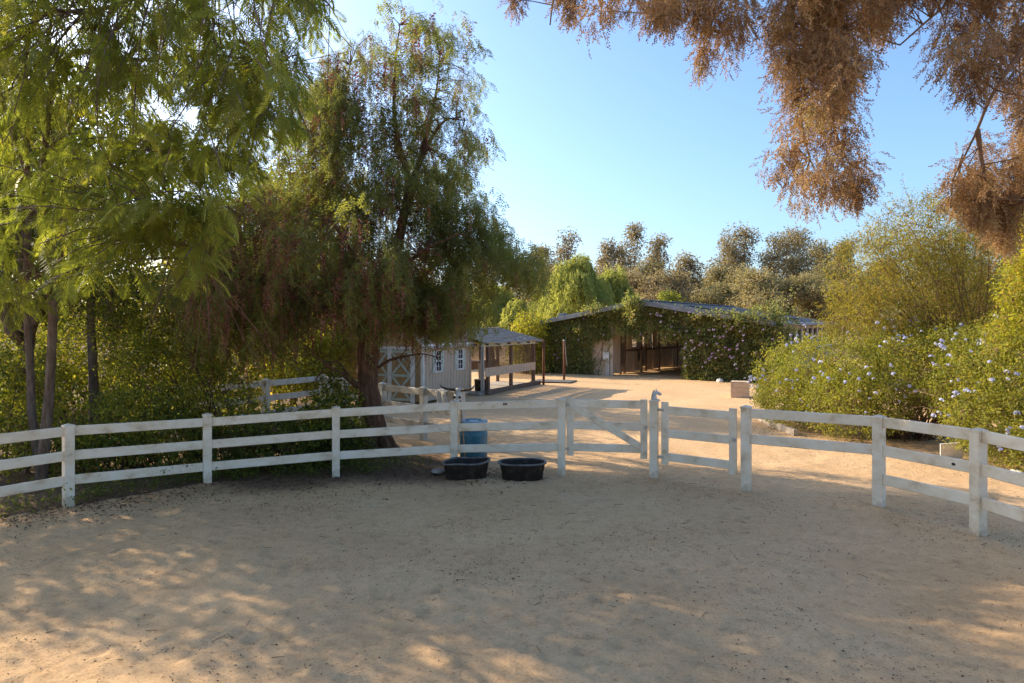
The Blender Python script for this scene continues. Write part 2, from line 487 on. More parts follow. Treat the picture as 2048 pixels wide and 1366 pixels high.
def mat_ground():
    m, nt, out = new_mat('sandy_ground')
    L = nt.links.new
    tc = node(nt, 'ShaderNodeTexCoord')
    lit = node(nt, 'ShaderNodeAttribute', attribute_name='litter')
    n1 = node(nt, 'ShaderNodeTexNoise', Scale=0.55, Detail=9.0, Roughness=0.65)
    n2 = node(nt, 'ShaderNodeTexNoise', Scale=7.0, Detail=8.0, Roughness=0.7)
    n3 = node(nt, 'ShaderNodeTexNoise', Scale=42.0, Detail=5.0, Roughness=0.75)
    for n in (n1, n2, n3):
        L(tc.outputs['Object'], n.inputs['Vector'])
    base = ramp(nt, n1.outputs['Fac'], [(0.3, (0.60, 0.385, 0.195)), (0.5, (0.68, 0.445, 0.235)), (0.7, (0.73, 0.50, 0.275))])
    fine = ramp(nt, n2.outputs['Fac'], [(0.30, (0.70, 0.65, 0.60)), (0.46, (0.98, 0.975, 0.97)), (0.7, (1.08, 1.08, 1.08))])
    grain = ramp(nt, n3.outputs['Fac'], [(0.32, (0.45, 0.40, 0.36)), (0.43, (0.95, 0.945, 0.94)), (0.58, (1.0, 1.0, 1.0)), (0.70, (1.16, 1.16, 1.15))])  # dark specks, also standing in for shade in the fine relief
    m1 = node(nt, 'ShaderNodeMix', data_type='RGBA', blend_type='MULTIPLY')
    m1.inputs[0].default_value = 0.85
    m2 = node(nt, 'ShaderNodeMix', data_type='RGBA', blend_type='MULTIPLY')
    m2.inputs[0].default_value = 0.9
    L(base.outputs[0], m1.inputs[6]); L(fine.outputs[0], m1.inputs[7])
    L(m1.outputs[2], m2.inputs[6]); L(grain.outputs[0], m2.inputs[7])
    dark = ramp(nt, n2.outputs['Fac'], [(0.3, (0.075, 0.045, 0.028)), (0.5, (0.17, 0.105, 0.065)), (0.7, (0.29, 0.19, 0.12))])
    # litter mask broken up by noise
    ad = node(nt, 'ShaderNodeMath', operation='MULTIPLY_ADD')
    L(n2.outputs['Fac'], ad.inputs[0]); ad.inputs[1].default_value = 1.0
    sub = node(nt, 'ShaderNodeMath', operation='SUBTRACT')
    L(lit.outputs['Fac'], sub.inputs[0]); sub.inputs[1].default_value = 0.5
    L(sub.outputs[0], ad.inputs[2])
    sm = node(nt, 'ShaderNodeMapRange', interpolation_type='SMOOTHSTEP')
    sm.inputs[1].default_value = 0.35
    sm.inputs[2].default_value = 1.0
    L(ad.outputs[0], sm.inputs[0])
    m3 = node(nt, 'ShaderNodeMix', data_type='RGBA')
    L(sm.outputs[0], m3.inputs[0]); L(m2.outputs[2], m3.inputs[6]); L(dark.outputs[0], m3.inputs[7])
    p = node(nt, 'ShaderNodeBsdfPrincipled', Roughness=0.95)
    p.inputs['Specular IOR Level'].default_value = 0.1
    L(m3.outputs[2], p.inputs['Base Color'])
    b1 = node(nt, 'ShaderNodeBump', Strength=0.9, Distance=0.03)
    b2 = node(nt, 'ShaderNodeBump', Strength=0.8, Distance=0.008)
    n4 = node(nt, 'ShaderNodeTexNoise', Scale=17.0, Detail=9.0, Roughness=0.75)
    L(tc.outputs['Object'], n4.inputs['Vector'])
    L(n4.outputs['Fac'], b1.inputs['Height'])
    L(n3.outputs['Fac'], b2.inputs['Height'])
    L(b1.outputs[0], b2.inputs['Normal'])
    L(b2.outputs[0], p.inputs['Normal'])
    L(p.outputs[0], out.inputs[0])
    return m


M['ground'] = mat_ground()


# ------------------------------------------------------------------ ground
def vnoise(x, y, freq, seed):
    g = np.random.default_rng(seed).normal(size=(256, 256))
    fx, fy = x * freq, y * freq
    ix, iy = np.floor(fx).astype(int), np.floor(fy).astype(int)
    tx, ty = fx - ix, fy - iy
    tx, ty = tx * tx * (3 - 2 * tx), ty * ty * (3 - 2 * ty)
    a, b = g[ix % 256, iy % 256], g[(ix + 1) % 256, iy % 256]
    c, d = g[ix % 256, (iy + 1) % 256], g[(ix + 1) % 256, (iy + 1) % 256]
    return (a * (1 - tx) + b * tx) * (1 - ty) + (c * (1 - tx) + d * tx) * ty


def seg_dist(x, y, pts):
    best = np.full(x.shape, 1e9)
    for (ax, ay), (bx, by) in zip(pts[:-1], pts[1:]):
        dx, dy = bx - ax, by - ay
        t = np.clip(((x - ax) * dx + (y - ay) * dy) / (dx * dx + dy * dy), 0, 1)
        best = np.minimum(best, np.hypot(x - ax - t * dx, y - ay - t * dy))
    return best


# pen fence posts: (x, y, height of top)
FL = [(-7.9, 7.9, 1.20), (-6.50, 10.0, 1.21), (-5.08, 11.38, 1.185), (-3.08, 11.94, 1.235), (-1.054, 12.4, 1.29), (0.875, 12.06, 1.37)]
PG = (2.453, 11.79, 1.373)
FR = [(3.74, 10.9, 1.374), (5.29, 9.84, 1.362), (5.82, 8.52, 1.374), (6.02, 6.75, 1.37), (5.7, 4.9, 1.37)]
pen_line = [(p[0], p[1]) for p in FL] + [PG[:2]] + [(p[0], p[1]) for p in FR]
HEDGE_FRONT = [(7.25, 20.5), (7.1, 17.6), (8.0, 16.2), (8.7, 13.6), (9.6, 12.0), (12.5, 10.5)]


def ground_height(x, y):
    near = np.clip((22 - y) / 8, 0, 1)
    h = 0.016 * vnoise(x, y, 0.8, 1) + 0.006 * vnoise(x, y, 2.3, 2) * near + 0.0035 * vnoise(x, y, 5.5, 3) * near + 0.003 * vnoise(x, y, 11, 4) * near
    # a low bank of thrown-up sand along the pen fence
    dl = seg_dist(x, y, pen_line)
    h += 0.035 * np.exp(-(dl / 0.35) ** 2) * (0.6 + 0.5 * vnoise(x, y, 1.6, 5)) * (x > 2)
    far = np.clip((y - 45) / 160, 0, 1)
    h += far * far * 6.0
    return h


def build_ground():
    def axis(lo, hi, fine, out, grow):
        a = list(np.arange(lo, hi + 1e-6, fine))
        st, v = fine, hi
        while v < out:
            st *= grow
            v += st
            a.append(v)
        st, v, b = fine, lo, []
        while v > -out:
            st *= grow
            v -= st
            b.append(v)
        return np.array(b[::-1] + a)
    xs = axis(-8.6, 8.6, 0.055, 900, 1.09)
    ys = axis(4.6, 13.2, 0.055, 900, 1.09)
    X, Y = np.meshgrid(xs, ys, indexing='ij')
    Z = ground_height(X, Y)
    # hoof and foot prints
    r2 = np.random.default_rng(5)
    for k in range(2600):
        cx, cy = r2.uniform(-7.5, 7.5), r2.uniform(4.6, 12)
        rr = 0.04 + 0.05 * r2.uniform() ** 2
        dep = rr * r2.uniform(0.08, 0.30)
        i0, i1 = np.searchsorted(xs, [cx - 3 * rr, cx + 3 * rr])
        j0, j1 = np.searchsorted(ys, [cy - 3 * rr, cy + 3 * rr])
        dd = ((X[i0:i1, j0:j1] - cx) ** 2 + ((Y[i0:i1, j0:j1] - cy) * r2.uniform(0.8, 1.4)) ** 2) / rr ** 2
        Z[i0:i1, j0:j1] += -dep * np.exp(-dd) + dep * 0.55 * np.exp(-(np.sqrt(dd) - 1.5) ** 2 * 4)
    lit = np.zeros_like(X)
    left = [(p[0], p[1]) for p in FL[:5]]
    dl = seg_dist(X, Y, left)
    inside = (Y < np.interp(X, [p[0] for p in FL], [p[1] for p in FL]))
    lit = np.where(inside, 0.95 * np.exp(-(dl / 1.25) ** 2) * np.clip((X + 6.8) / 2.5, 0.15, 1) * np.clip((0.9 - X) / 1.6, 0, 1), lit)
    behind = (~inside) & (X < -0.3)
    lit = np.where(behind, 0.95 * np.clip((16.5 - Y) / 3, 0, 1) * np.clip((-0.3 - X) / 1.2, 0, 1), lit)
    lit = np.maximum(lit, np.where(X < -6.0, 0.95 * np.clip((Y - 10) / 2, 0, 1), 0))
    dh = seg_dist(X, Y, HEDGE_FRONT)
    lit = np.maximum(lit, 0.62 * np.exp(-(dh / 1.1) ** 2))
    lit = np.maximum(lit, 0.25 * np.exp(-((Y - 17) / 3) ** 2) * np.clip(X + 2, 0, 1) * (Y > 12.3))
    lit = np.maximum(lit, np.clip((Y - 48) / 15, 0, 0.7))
    nx, ny = len(xs), len(ys)
    i = np.arange(nx - 1)[:, None] * ny
    j = np.arange(ny - 1)[None, :]
    q = np.stack([i + j, i + ny + j, i + ny + j + 1, i + j + 1], axis=2).reshape(-1, 4)
    mb = MB().add(np.stack([X, Y, Z], axis=2).reshape(-1, 3), q)
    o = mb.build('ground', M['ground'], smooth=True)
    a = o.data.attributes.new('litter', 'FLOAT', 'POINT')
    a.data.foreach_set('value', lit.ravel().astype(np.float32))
    tag(o, 'pale trampled sand and dirt ground of the riding pen and yard', 'ground', kind='structure')


build_ground()


def gz(x, y):
    return float(ground_height(np.array([x], float), np.array([y], float))[0])


# ------------------------------------------------------------------ pen fence and gates
def post_mb(x, y, ztop, rz, w=0.13, cap=True):
    mb = MB()
    b = 0.006
    h = w / 2
    prof = np.array([(-h + b, -h), (h - b, -h), (h, -h + b), (h, h - b), (h - b, h), (-h + b, h), (-h, h - b), (-h, -h + b)])
    c, s = math.cos(rz), math.sin(rz)
    prof = prof @ np.array([[c, s], [-s, c]])
    zt = ztop - 0.055

    def ring(k, z):
        return [(x + px * k, y + py * k, z) for px, py in prof]
    rings = [ring(1, -0.1), ring(1, zt), ring(1.13, zt + 0.004), ring(1.13, zt + 0.03), ring(0.12, ztop)]
    v = [p for r_ in rings for p in r_]
    q = [[8 * k + i, 8 * k + (i + 1) % 8, 8 * k + 8 + (i + 1) % 8, 8 * k + 8 + i] for k in range(len(rings) - 1) for i in range(8)]
    o = 8 * (len(rings) - 1)
    q += [[o, o + 1, o + 2, o + 7], [o + 7, o + 2, o + 3, o + 6], [o + 6, o + 3, o + 4, o + 5]]
    mb.add(v, q)
    return mb


def fence(root, posts, rails, mat, th=0.04, hgt=0.142, own=None, wpost=0.13, skip=()):
    """posts (x, y, ztop); rails: per span, list of (z at start, z at end) of rail centres"""
    n = len(posts)
    for i, p in enumerate(posts):
        if own is None or i in own:
            a = posts[max(0, i - 1)]
            b = posts[min(n - 1, i + 1)]
            rz = math.atan2(b[1] - a[1], b[0] - a[0])
            post_mb(p[0], p[1], p[2], rz, w=wpost).build('post', M['post'] if mat is M['vinyl'] else mat, root, origin=(p[0], p[1], 0))
    for i in range(n - 1):
        a, b = np.array(posts[i][:2]), np.array(posts[i + 1][:2])
        d = unit(b - a)
        a2, b2 = a + d * wpost * 0.40, b - d * wpost * 0.40
        for k, (z0, z1) in enumerate(rails[i]):
            if (i, k) in skip:
                continue
            c = np.array([(a2[0] + b2[0]) / 2, (a2[1] + b2[1]) / 2, (z0 + z1) / 2])
            MB().beam((*a2, z0), (*b2, z1), th, hgt, 0.008).build('rail', mat, root, origin=tuple(c))


lf = empty('pen_fence', 'white three rail fence on the left, black tubs standing in front of it', 'fence', (FL[3][0], FL[3][1], 0))
lf_off = Vector((-FL[3][0], -FL[3][1], 0))
ztop = [1.17, 1.166, 1.10, 1.18, 1.243, 1.33]
stepz = [0.36, 0.36, 0.37, 0.372, 0.385, 0.385]
rl = []
for i in range(5):
    rl.append([(ztop[i] - 0.067 - stepz[i] * k, ztop[i + 1] - 0.067 - stepz[i + 1] * k) for k in range(3)])
fence(lf, FL, rl, M['vinyl'])
for ch in lf.children:
    ch.location += lf_off
md = MB()
for k in range(9):
    md.box((rng.normal() * 0.022, -0.008, rng.normal() * 0.01), (0.022, 0.014, 0.016), rng.uniform(0, 3))
mo_ = md.build('mud_daub', M['old_wood'], lf)
fr_ = 0.49
mo_.location = (FL[4][0] + (FL[5][0] - FL[4][0]) * fr_ - FL[3][0], FL[4][1] + (FL[5][1] - FL[4][1]) * fr_ - FL[3][1] - 0.022, 1.235)
rf = empty('pen_fence', 'white rail fence on the right curving toward the camera beside the flowering hedge', 'fence', (FR[1][0], FR[1][1], 0))
zt2 = [1.32, 1.335, 1.35, 1.345, 1.345]
rr_ = [[(zt2[i] - 0.075 - 0.41 * k, zt2[i + 1] - 0.075 - 0.41 * k) for k in range(3)] for i in range(4)]
fence(rf, FR, rr_, M['vinyl'], hgt=0.15, wpost=0.14, skip={(0, 2)})
for ch in rf.children:
    ch.location -= Vector((FR[1][0], FR[1][1], 0))
# dark disc for the shade of a knot hole near the last post
kd = unit(np.array(FR[2][:2]) - np.array(FR[1][:2]))
kp = np.array(FR[1][:2]) + kd * 1.12 + np.array([kd[1], -kd[0]]) * 0.0215
th_ = np.arange(12) / 12 * 2 * np.pi
kv = [(kp[0] - FR[1][0] + kd[0] * 0.028 * math.cos(a), kp[1] - FR[1][1] + kd[1] * 0.028 * math.cos(a), 0.86 + 0.02 * math.sin(a)) for a in th_]
kv.append((kp[0] - FR[1][0], kp[1] - FR[1][1], 0.86))
MB().add(kv, None, [[12, i, (i + 1) % 12] for i in range(12)]).build('knot_shade', M['dark_wood'], rf)
gp = post_mb(PG[0], PG[1], PG[2], -0.45).build('gate_post', M['post'], origin=(PG[0], PG[1], 0))
tag(gp, 'white gate post topped by the horse head, between the two gates', 'post')


def gate(label, a, b, z_lo, z_hi, rails, brace, off):
    """a gate leaf from a to b (xy), stiles at both ends"""
    a, b = np.array(a), np.array(b)
    d = unit(b - a)
    nrm = np.array([-d[1], d[0]]) * off
    a, b = a + nrm, b + nrm
    ang = math.atan2(d[1], d[0])
    t = empty('pen_gate', label, 'gate', (a[0], a[1], 0), ang)
    Lg = float(np.linalg.norm(b - a))
    for x0, dz in ((0.06, 0), (Lg - 0.06, -0.03)):
        MB().beam((0, 0, z_lo - (z_lo + z_hi) / 2), (0, 0, (z_hi - z_lo) / 2), 0.12, 0.05, 0.006).build('stile', M['vinyl'], t, origin=None).location = (x0, 0, (z_lo + z_hi) / 2 + dz)
    for z0, z1 in rails:
        MB().beam((0.10, 0, z0), (Lg - 0.10, 0, z1), 0.038, 0.14, 0.007).build('rail', M['vinyl'], t)
    if brace:
        MB().beam((0.13, -0.022, rails[0][0] - 0.05), (Lg - 0.13, -0.022, rails[2][1] + 0.05), 0.03, 0.12, 0.005).build('brace', M['vinyl'], t)
    for z in (z_lo + 0.12, z_hi - 0.14):
        MB().box((0.0, -0.015, z), (0.10, 0.06, 0.045)).build('hinge', M['vinyl_old'], t)
    MB().box((Lg - 0.03, -0.03, (z_lo + z_hi) * 0.5), (0.06, 0.02, 0.05)).build('latch', M['galv'], t)
    return t


gate('white gate with a diagonal brace, left of the horse head post', (0.97, 12.10), (2.37, 11.93), 0.33, 1.37,
     [(1.26, 1.25), (0.87, 0.86), (0.48, 0.47)], True, 0.06)
gate('white gate of three plain rails without a brace, right of the horse head post', (2.55, 11.72), (3.60, 10.98), 0.26, 1.33,
     [(1.19, 1.18), (0.79, 0.79), (0.39, 0.38)], False, 0.05)


# horse head ornament: a continuous skinned body with ears and a base
def skin_body(name, verts, edges, radii, mat, parent=None, sub=2):
    me = bpy.data.meshes.new(name)
    me.from_pydata(verts, edges, [])
    o = bpy.data.objects.new(name, me)
    C.objects.link(o)
    sk = o.modifiers.new('skin', 'SKIN')
    for i, r in enumerate(radii):
        me.skin_vertices[0].data[i].radius = r if isinstance(r, tuple) else (r, r)
    me.skin_vertices[0].data[0].use_root = True
    ss = o.modifiers.new('subsurf', 'SUBSURF')
    ss.levels = ss.render_levels = sub
    dg = bpy.context.evaluated_depsgraph_get()
    m2 = bpy.data.meshes.new_from_object(o.evaluated_get(dg))
    bpy.data.objects.remove(o)
    m2.name = name
    m2.materials.clear()
    m2.materials.append(mat)
    m2.polygons.foreach_set('use_smooth', np.ones(len(m2.polygons), bool))
    o = bpy.data.objects.new(name, m2)
    C.objects.link(o)
    if parent:
        o.parent = parent
    return o


HH = empty('horse_head_ornament', 'small white horse head ornament facing right on top of the gate post', 'ornament', (PG[0] + 0.03, PG[1], PG[2] - 0.02))
skin_body('head', [(-0.02, 0, -0.005), (-0.025, 0, 0.05), (-0.022, 0, 0.105), (0.01, 0, 0.14), (0.055, 0, 0.115), (0.10, 0, 0.088)],
          [(0, 1), (1, 2), (2, 3), (3, 4), (4, 5)], [(0.075, 0.05), (0.064, 0.042), (0.056, 0.038), (0.054, 0.038), (0.042, 0.032), (0.032, 0.026)], M['stone_white'], HH)
for sg in (-1, 1):
    MB().add([(-0.002, 0.012 * sg, 0.16), (0.02, 0.012 * sg, 0.165), (0.008, 0.024 * sg, 0.162), (0.006, 0.018 * sg, 0.205)], None, [[0, 1, 3], [1, 2, 3], [2, 0, 3]]).build('ear', M['stone_white'], HH)
mm = MB()
for k in range(7):
    a = k / 6
    mm.box((-0.066 + 0.035 * a * a, 0, 0.02 + 0.14 * a), (0.022, 0.016, 0.03))
mm.build('mane', M['stone_white'], HH)
MB().box((0, 0, 0.006), (0.13, 0.10, 0.02)).build('base', M['stone_white'], HH)


# ------------------------------------------------------------------ tubs, barrel, rake handle
def oval_ring(a, b, z, n=40, sq=2.6):
    t = np.arange(n) / n * 2 * np.pi
    c, s = np.cos(t), np.sin(t)
    r = (np.abs(c) ** sq + np.abs(s) ** sq) ** (-1 / sq)
    return np.stack([a * r * c, b * r * s, np.full(n, z)], axis=1)


def lathe(rings, close_top=True, close_bot=True):
    mb = MB()
    n = len(rings[0])
    v = np.vstack(rings)
    i = np.arange(len(rings) - 1)[:, None] * n
    j = np.arange(n)[None, :]
    q = np.stack([i + j, i + (j + 1) % n, i + n + (j + 1) % n, i + n + j], axis=2).reshape(-1, 4)
    t = []
    k = len(v)
    extra = []
    if close_bot:
        extra.append(rings[0].mean(0))
        t += [[k, (b + 1) % n, b] for b in range(n)]
    if close_top:
        extra.append(rings[-1].mean(0))
        kk = k + len(extra) - 1
        o = k - n
        t += [[kk, o + b, o + (b + 1) % n] for b in range(n)]
    if extra:
        v = np.vstack([v, np.array(extra)])
    return mb.add(v, q, t)


def tub(label, loc, rz, warp, lvl):
    t = empty('water_tub', label, 'tub', loc, rz, group=None)
    A, B, H = 0.40, 0.29, 0.30

    def zz(ring, amt):
        ring = ring.copy()
        ring[:, 2] += amt * (ring[:, 0] / A) + 0.012 * np.cos(3 * np.arctan2(ring[:, 1], ring[:, 0])) * (warp > 0)
        return ring
    rings = [oval_ring(A * 0.86, B * 0.84, 0), oval_ring(A * 0.88, B * 0.865, 0.02), oval_ring(A * 0.92, B * 0.91, H * 0.52), oval_ring(A * 0.945, B * 0.94, H * 0.56),
             oval_ring(A * 0.975, B * 0.975, H * 0.86), zz(oval_ring(A * 0.99, B * 0.99, H - 0.02), warp)]
    inner = [zz(oval_ring(A * 0.965, B * 0.955, H - 0.012), warp), oval_ring(A * 0.94, B * 0.93, H * 0.8), oval_ring(A * 0.85, B * 0.82, 0.03)]
    lathe(rings + inner, True, True).build('shell', M['black_rubber'], t, smooth=True)
    rim = [zz(oval_ring(A * k, B * k2, H + dz), warp) for k, k2, dz in ((0.985, 0.98, -0.022), (1.06, 1.085, -0.02), (1.07, 1.10, -0.006), (1.045, 1.065, 0.006), (0.965, 0.955, 0.002), (0.96, 0.95, -0.014))]
    lathe(rim, False, False).build('rim', M['rim_rubber'], t, smooth=True)
    if lvl:
        w = oval_ring(A * 0.905, B * 0.89, lvl)
        lathe([w, w * [0.5, 0.5, 1]], True, False).build('water', M['water'], t)
    for k in range(7):
        x = -0.3 + 0.1 * k
    return t


tub('black oval rubber tub with a warped rim, left one in front of the fence post', (-0.80, 11.90, gz(-0.8, 11.9) - 0.01), 0.04, 0.022, 0.12)
tub('black oval rubber tub with a straight rim, right one next to the gate post', (0.18, 11.88, gz(0.18, 11.88) - 0.01), 0.03, 0.0, 0.17)

bx, by = -0.745, 13.25
bar = empty('plastic_barrel', 'blue plastic barrel behind the fence with a stick leaning on it', 'barrel', (bx, by, gz(bx, by) - 0.01))
n_ = 40
prof = [(0.235, 0.0), (0.262, 0.02), (0.268, 0.22), (0.274, 0.235), (0.274, 0.255), (0.268, 0.27), (0.268, 0.52), (0.275, 0.535), (0.275, 0.56), (0.266, 0.575), (0.262, 0.74), (0.245, 0.79)]


def circ(r, z, n=40):
    t = np.arange(n) / n * 2 * np.pi
    return np.stack([r * np.cos(t), r * np.sin(t), np.full(n, z)], axis=1)


lathe([circ(r, z) for r, z in prof]).build('body', M['blue_plastic'], bar, smooth=True)
lathe([circ(r, z) for r, z in ((0.246, 0.775), (0.268, 0.78), (0.272, 0.80), (0.266, 0.825), (0.235, 0.83), (0.225, 0.812), (0.02, 0.812))])  .build('lid', M['pale_blue'], bar, smooth=True)
for sx in (-0.12, 0.12):
    lathe([circ(0.03, 0.81, 12) + [sx, 0.05, 0], circ(0.03, 0.835, 12) + [sx, 0.05, 0]]).build('bung', M['blue_plastic'], bar)

hb = MB().tube([(0, 0, 0), (-0.06, 0.10, 0.62), (-0.115, 0.2, 1.18)], [0.016, 0.015, 0.014], 8).build('rake_handle', M['handle_wood'], smooth=True)
hb.location = (-0.86, 12.66, gz(-0.86, 12.66) + 0.06)
tag(hb, 'thin wooden tool handle leaning behind the post in front of the blue barrel', 'handle')

# ------------------------------------------------------------------ yard fence beyond with longhorn skull
YF = [(-7.4, 15.2, 1.30), (-6.2, 17.2, 1.30), (-5.4, 19.4, 1.26), (-4.48, 18.3, 1.26), (-3.16, 16.7, 1.25), (-2.02, 15.6, 1.25), (-1.10, 14.7, 1.26)]
yf = empty('yard_fence', 'older white rail fence in the yard behind the pepper tree, skull on its end post', 'fence', (YF[4][0], YF[4][1], 0))
rails = [[(YF[i][2] - 0.13 - 0.38 * k, YF[i + 1][2] - 0.13 - 0.38 * k) for k in range(3)] for i in range(len(YF) - 1)]
fence(yf, YF, rails, M['vinyl_old'], hgt=0.15, wpost=0.14)
MB().beam((-5.33, 19.28, 1.15), (-4.62, 18.42, 0.45), 0.03, 0.11, 0.005).build('brace', M['vinyl_old'], yf)
for ch in yf.children:
    ch.location -= Vector((YF[4][0], YF[4][1], 0))

sk = empty('longhorn_skull', 'white longhorn cattle skull with dark spread horns hung on the yard fence end post', 'skull', (-1.14, 14.60, 0.86), R(-20))
skin_body('cranium', [(0, -0.02, 0.40), (0, -0.03, 0.30), (0, -0.05, 0.18), (0, -0.06, 0.06), (0, -0.065, 0.0)], [(0, 1), (1, 2), (2, 3), (3, 4)],
          [(0.085, 0.05), (0.10, 0.06), (0.075, 0.05), (0.05, 0.04), (0.045, 0.03)], M['bone'], sk)
for sg in (-1, 1):
    lathe([np.stack([0.028 * np.cos(a_) for a_ in [np.arange(12) / 12 * 2 * np.pi]] + [np.full(12, -0.085)] + [0.03 * np.sin(np.arange(12) / 12 * 2 * np.pi)], axis=1) + [0.062 * sg, 0, 0.25],
           np.stack([0.02 * np.cos(np.arange(12) / 12 * 2 * np.pi), np.full(12, -0.05), 0.022 * np.sin(np.arange(12) / 12 * 2 * np.pi)], axis=1) + [0.062 * sg, 0, 0.25]]).build('socket_shade', M['black'], sk)  # black plug standing in for the shade inside the socket
    hp = [(0.07 * sg, -0.02, 0.40), (0.16 * sg, -0.03, 0.405), (0.27 * sg, -0.05, 0.42), (0.36 * sg, -0.08, 0.46), (0.42 * sg, -0.10, 0.53)]
    MB().tube(hp, [0.034, 0.032, 0.026, 0.017, 0.005], 10).build('horn', M['horn'], sk, smooth=True)
MB().tube([(0.06, 0.0, 0.40), (-0.06, 0.0, 0.40)], [0.045, 0.045], 10).build('poll', M['bone'], sk, smooth=True)

# white sack thrown over the yard fence rail
sb = MB()
nu, nv = 14, 12
pv = []
for i in range(nu):
    for j in range(nv):
        u, v = i / (nu - 1), j / (nv - 1)
        s_ = (v - 0.38) * 0.62
        yy = math.copysign(min(abs(s_), 0.035), s_)
        zz_ = -max(0, abs(s_) - 0.03) * (1 + 0.15 * math.sin(7 * u))
        pv.append((u * 0.36 - 0.18 + 0.03 * math.sin(9 * v), -yy - 0.016 * math.sin(11 * u) * min(1, abs(s_) * 5) - math.copysign(0.012, s_), zz_ + 0.018 * math.sin(5 * u)))
sb.add(pv, [[i * nv + j, (i + 1) * nv + j, (i + 1) * nv + j + 1, i * nv + j + 1] for i in range(nu - 1) for j in range(nv - 1)])
so = sb.build('sheet', M['cloth'], smooth=True)  # draws a pale sheet hanging over the rail
so.location = (-1.52, 15.11, 1.21)
so.rotation_euler = (0, 0, math.atan2(14.7 - 15.6, 0.92))
m_ = so.modifiers.new('thick', 'SOLIDIFY')
m_.thickness = 0.008
tag(so, 'white woven sack draped over the yard fence rail left of the skull', 'sheet')

# ------------------------------------------------------------------ small things on the ground
def rock(name, label, loc, size, mat, seed, cat='stone'):
    r2 = np.random.default_rng(seed)
    n, m = 10, 6
    v = []
    for j in range(m + 1):
        ph = math.pi * j / m
        for i in range(n):
            th = 2 * math.pi * i / n
            k = 1 + r2.normal() * 0.09
            v.append((math.cos(th) * math.sin(ph) * k * size[0], math.sin(th) * math.sin(ph) * k * size[1], math.cos(ph) * k * size[2]))
    q = [[j * n + i, (j + 1) * n + i, (j + 1) * n + (i + 1) % n, j * n + (i + 1) % n] for j in range(m) for i in range(n)]
    o = MB().add(v, q).build(name, mat, smooth=True)
    o.location = loc
    o.rotation_euler = (0, 0, r2.uniform(0, 6))
    tag(o, label, cat)
    return o


g0 = gnd(1440, 764)
rock('rock', 'small white rock lying at the foot of the vine by the barn', (g0[0], g0[1], 0.06), (0.22, 0.15, 0.10), M['stone_white'], 3)
rock('stepping_stone', 'flat pale stone on the sand left of the warped black tub', (-1.32, 12.25, 0.03), (0.17, 0.13, 0.045), M['stone'], 4)
rock('rock', 'flat white stone under the hedge at the right edge of the photo', (8.95, 12.1, 0.03), (0.16, 0.1, 0.05), M['stone_white'], 6)

g1 = gnd(1486, 797)
cr = empty('mounting_block', 'tan wooden plank block standing alone in the yard left of the hedge', 'wooden block', (g1[0], g1[1] + 0.3, 0.0), R(-22))
for k in range(3):
    z = 0.10 + 0.185 * k
    for sg in (-1, 1):
        MB().box((0, 0.26 * sg, z), (0.62, 0.03, 0.177)).build('plank', M['block_paint'], cr)
        MB().box((0.295 * sg, 0, z), (0.03, 0.488, 0.177)).build('plank', M['block_paint'], cr)
for k in range(4):
    MB().box((0, -0.2 + 0.135 * k, 0.58), (0.63, 0.1335, 0.03)).build('plank', M['block_paint'], cr)

bd = MB().box((0, 0, 0.16), (0.40, 0.025, 0.34)).build('white_board', M['white_paint'])
bd.location = (8.72, 13.55, 0.0)
bd.rotation_euler = (R(14), R(-6), R(-10))
tag(bd, 'square white board leaning at the foot of the hedge behind the right fence', 'board')

ed = [gnd(1516, 838), gnd(1536, 850), gnd(1575, 866), gnd(1592, 872)]
for k, (a, b, lab) in enumerate(((ed[0], ed[1], 'short far piece of lumber edging along the hedge bed'), (ed[1], ed[3], 'long near piece of lumber edging along the hedge bed'))):
    c = (a + b) / 2
    o = MB().beam(a + [0, 0, 0.07], b + [0, 0, 0.07], 0.11, 0.16, 0.01).build('edging_timber', M['lumber'], origin=(c[0], c[1], 0))
    tag(o, lab, 'timber')

for k, (px, pb, pt, lab) in enumerate(((1087, 770, 681, 'bare rusty pipe post nearer the screened coop, before the vine'), (1128, 762, 681, 'rusty pipe post with a pale cord hanging from its top, before the vine'))):
    g = gnd(px, pb)
    h = HC - (pt - HZ) / F * g[1]
    t = empty('pipe_post', lab, 'post', (g[0], g[1], 0))
    MB().tube([(0, 0, -0.1), (0.01, 0, h * 0.5), (0, 0, h)], [0.055, 0.055, 0.055], 12).build('pipe', M['rust'], t, smooth=True)
    MB().tube([(0, 0, h), (0, 0, h + 0.03)], [0.062, 0.05], 12).build('cap', M['rust'] if k == 0 else M['stone_white'], t)
    if k == 0:
        MB().tube([(0, -0.01, h * 0.48), (0, -0.01, h * 0.54)], [0.072, 0.072], 12).build('collar', M['rust'], t)
    else:
        MB().tube([(0.03, -0.06, h - 0.05), (0.07, -0.07, h * 0.7), (0.10, -0.07, h * 0.5), (0.13, -0.08, h * 0.38)], [0.02] * 4, 6).build('cord', M['lumber'], t)
gm = gnd(1108, 765)
mo = MB().box((0, 0, 0.012), (1.9, 1.3, 0.02)).build('rubber_mat', M['mat_rubber'])
mo.location = (gm[0], gm[1] + 0.2, 0.045)
mo.rotation_euler = (0, 0, R(-20))
tag(mo, 'grey rubber mat lying between the two rusty pipe posts', 'mat')

# ------------------------------------------------------------------ barn
BW, BD, EZ, RZ_ = 12.0, 15.0, 2.78, 3.80
BU, BV = np.array([0.82, -0.57]), np.array([0.57, 0.82])
BL = np.array([1.78, 38.0])
barn = empty('horse_barn', 'long low tan horse barn with a grey metal gable roof and vine covered front', 'barn', (BL[0], BL[1], 0), math.atan2(-0.57, 0.82))
DX0, DX1, DH = 4.2, 8.2, 2.62


def roof_z(x):
    return RZ_ - (RZ_ - EZ) * abs(x - BW / 2) / (BW / 2)


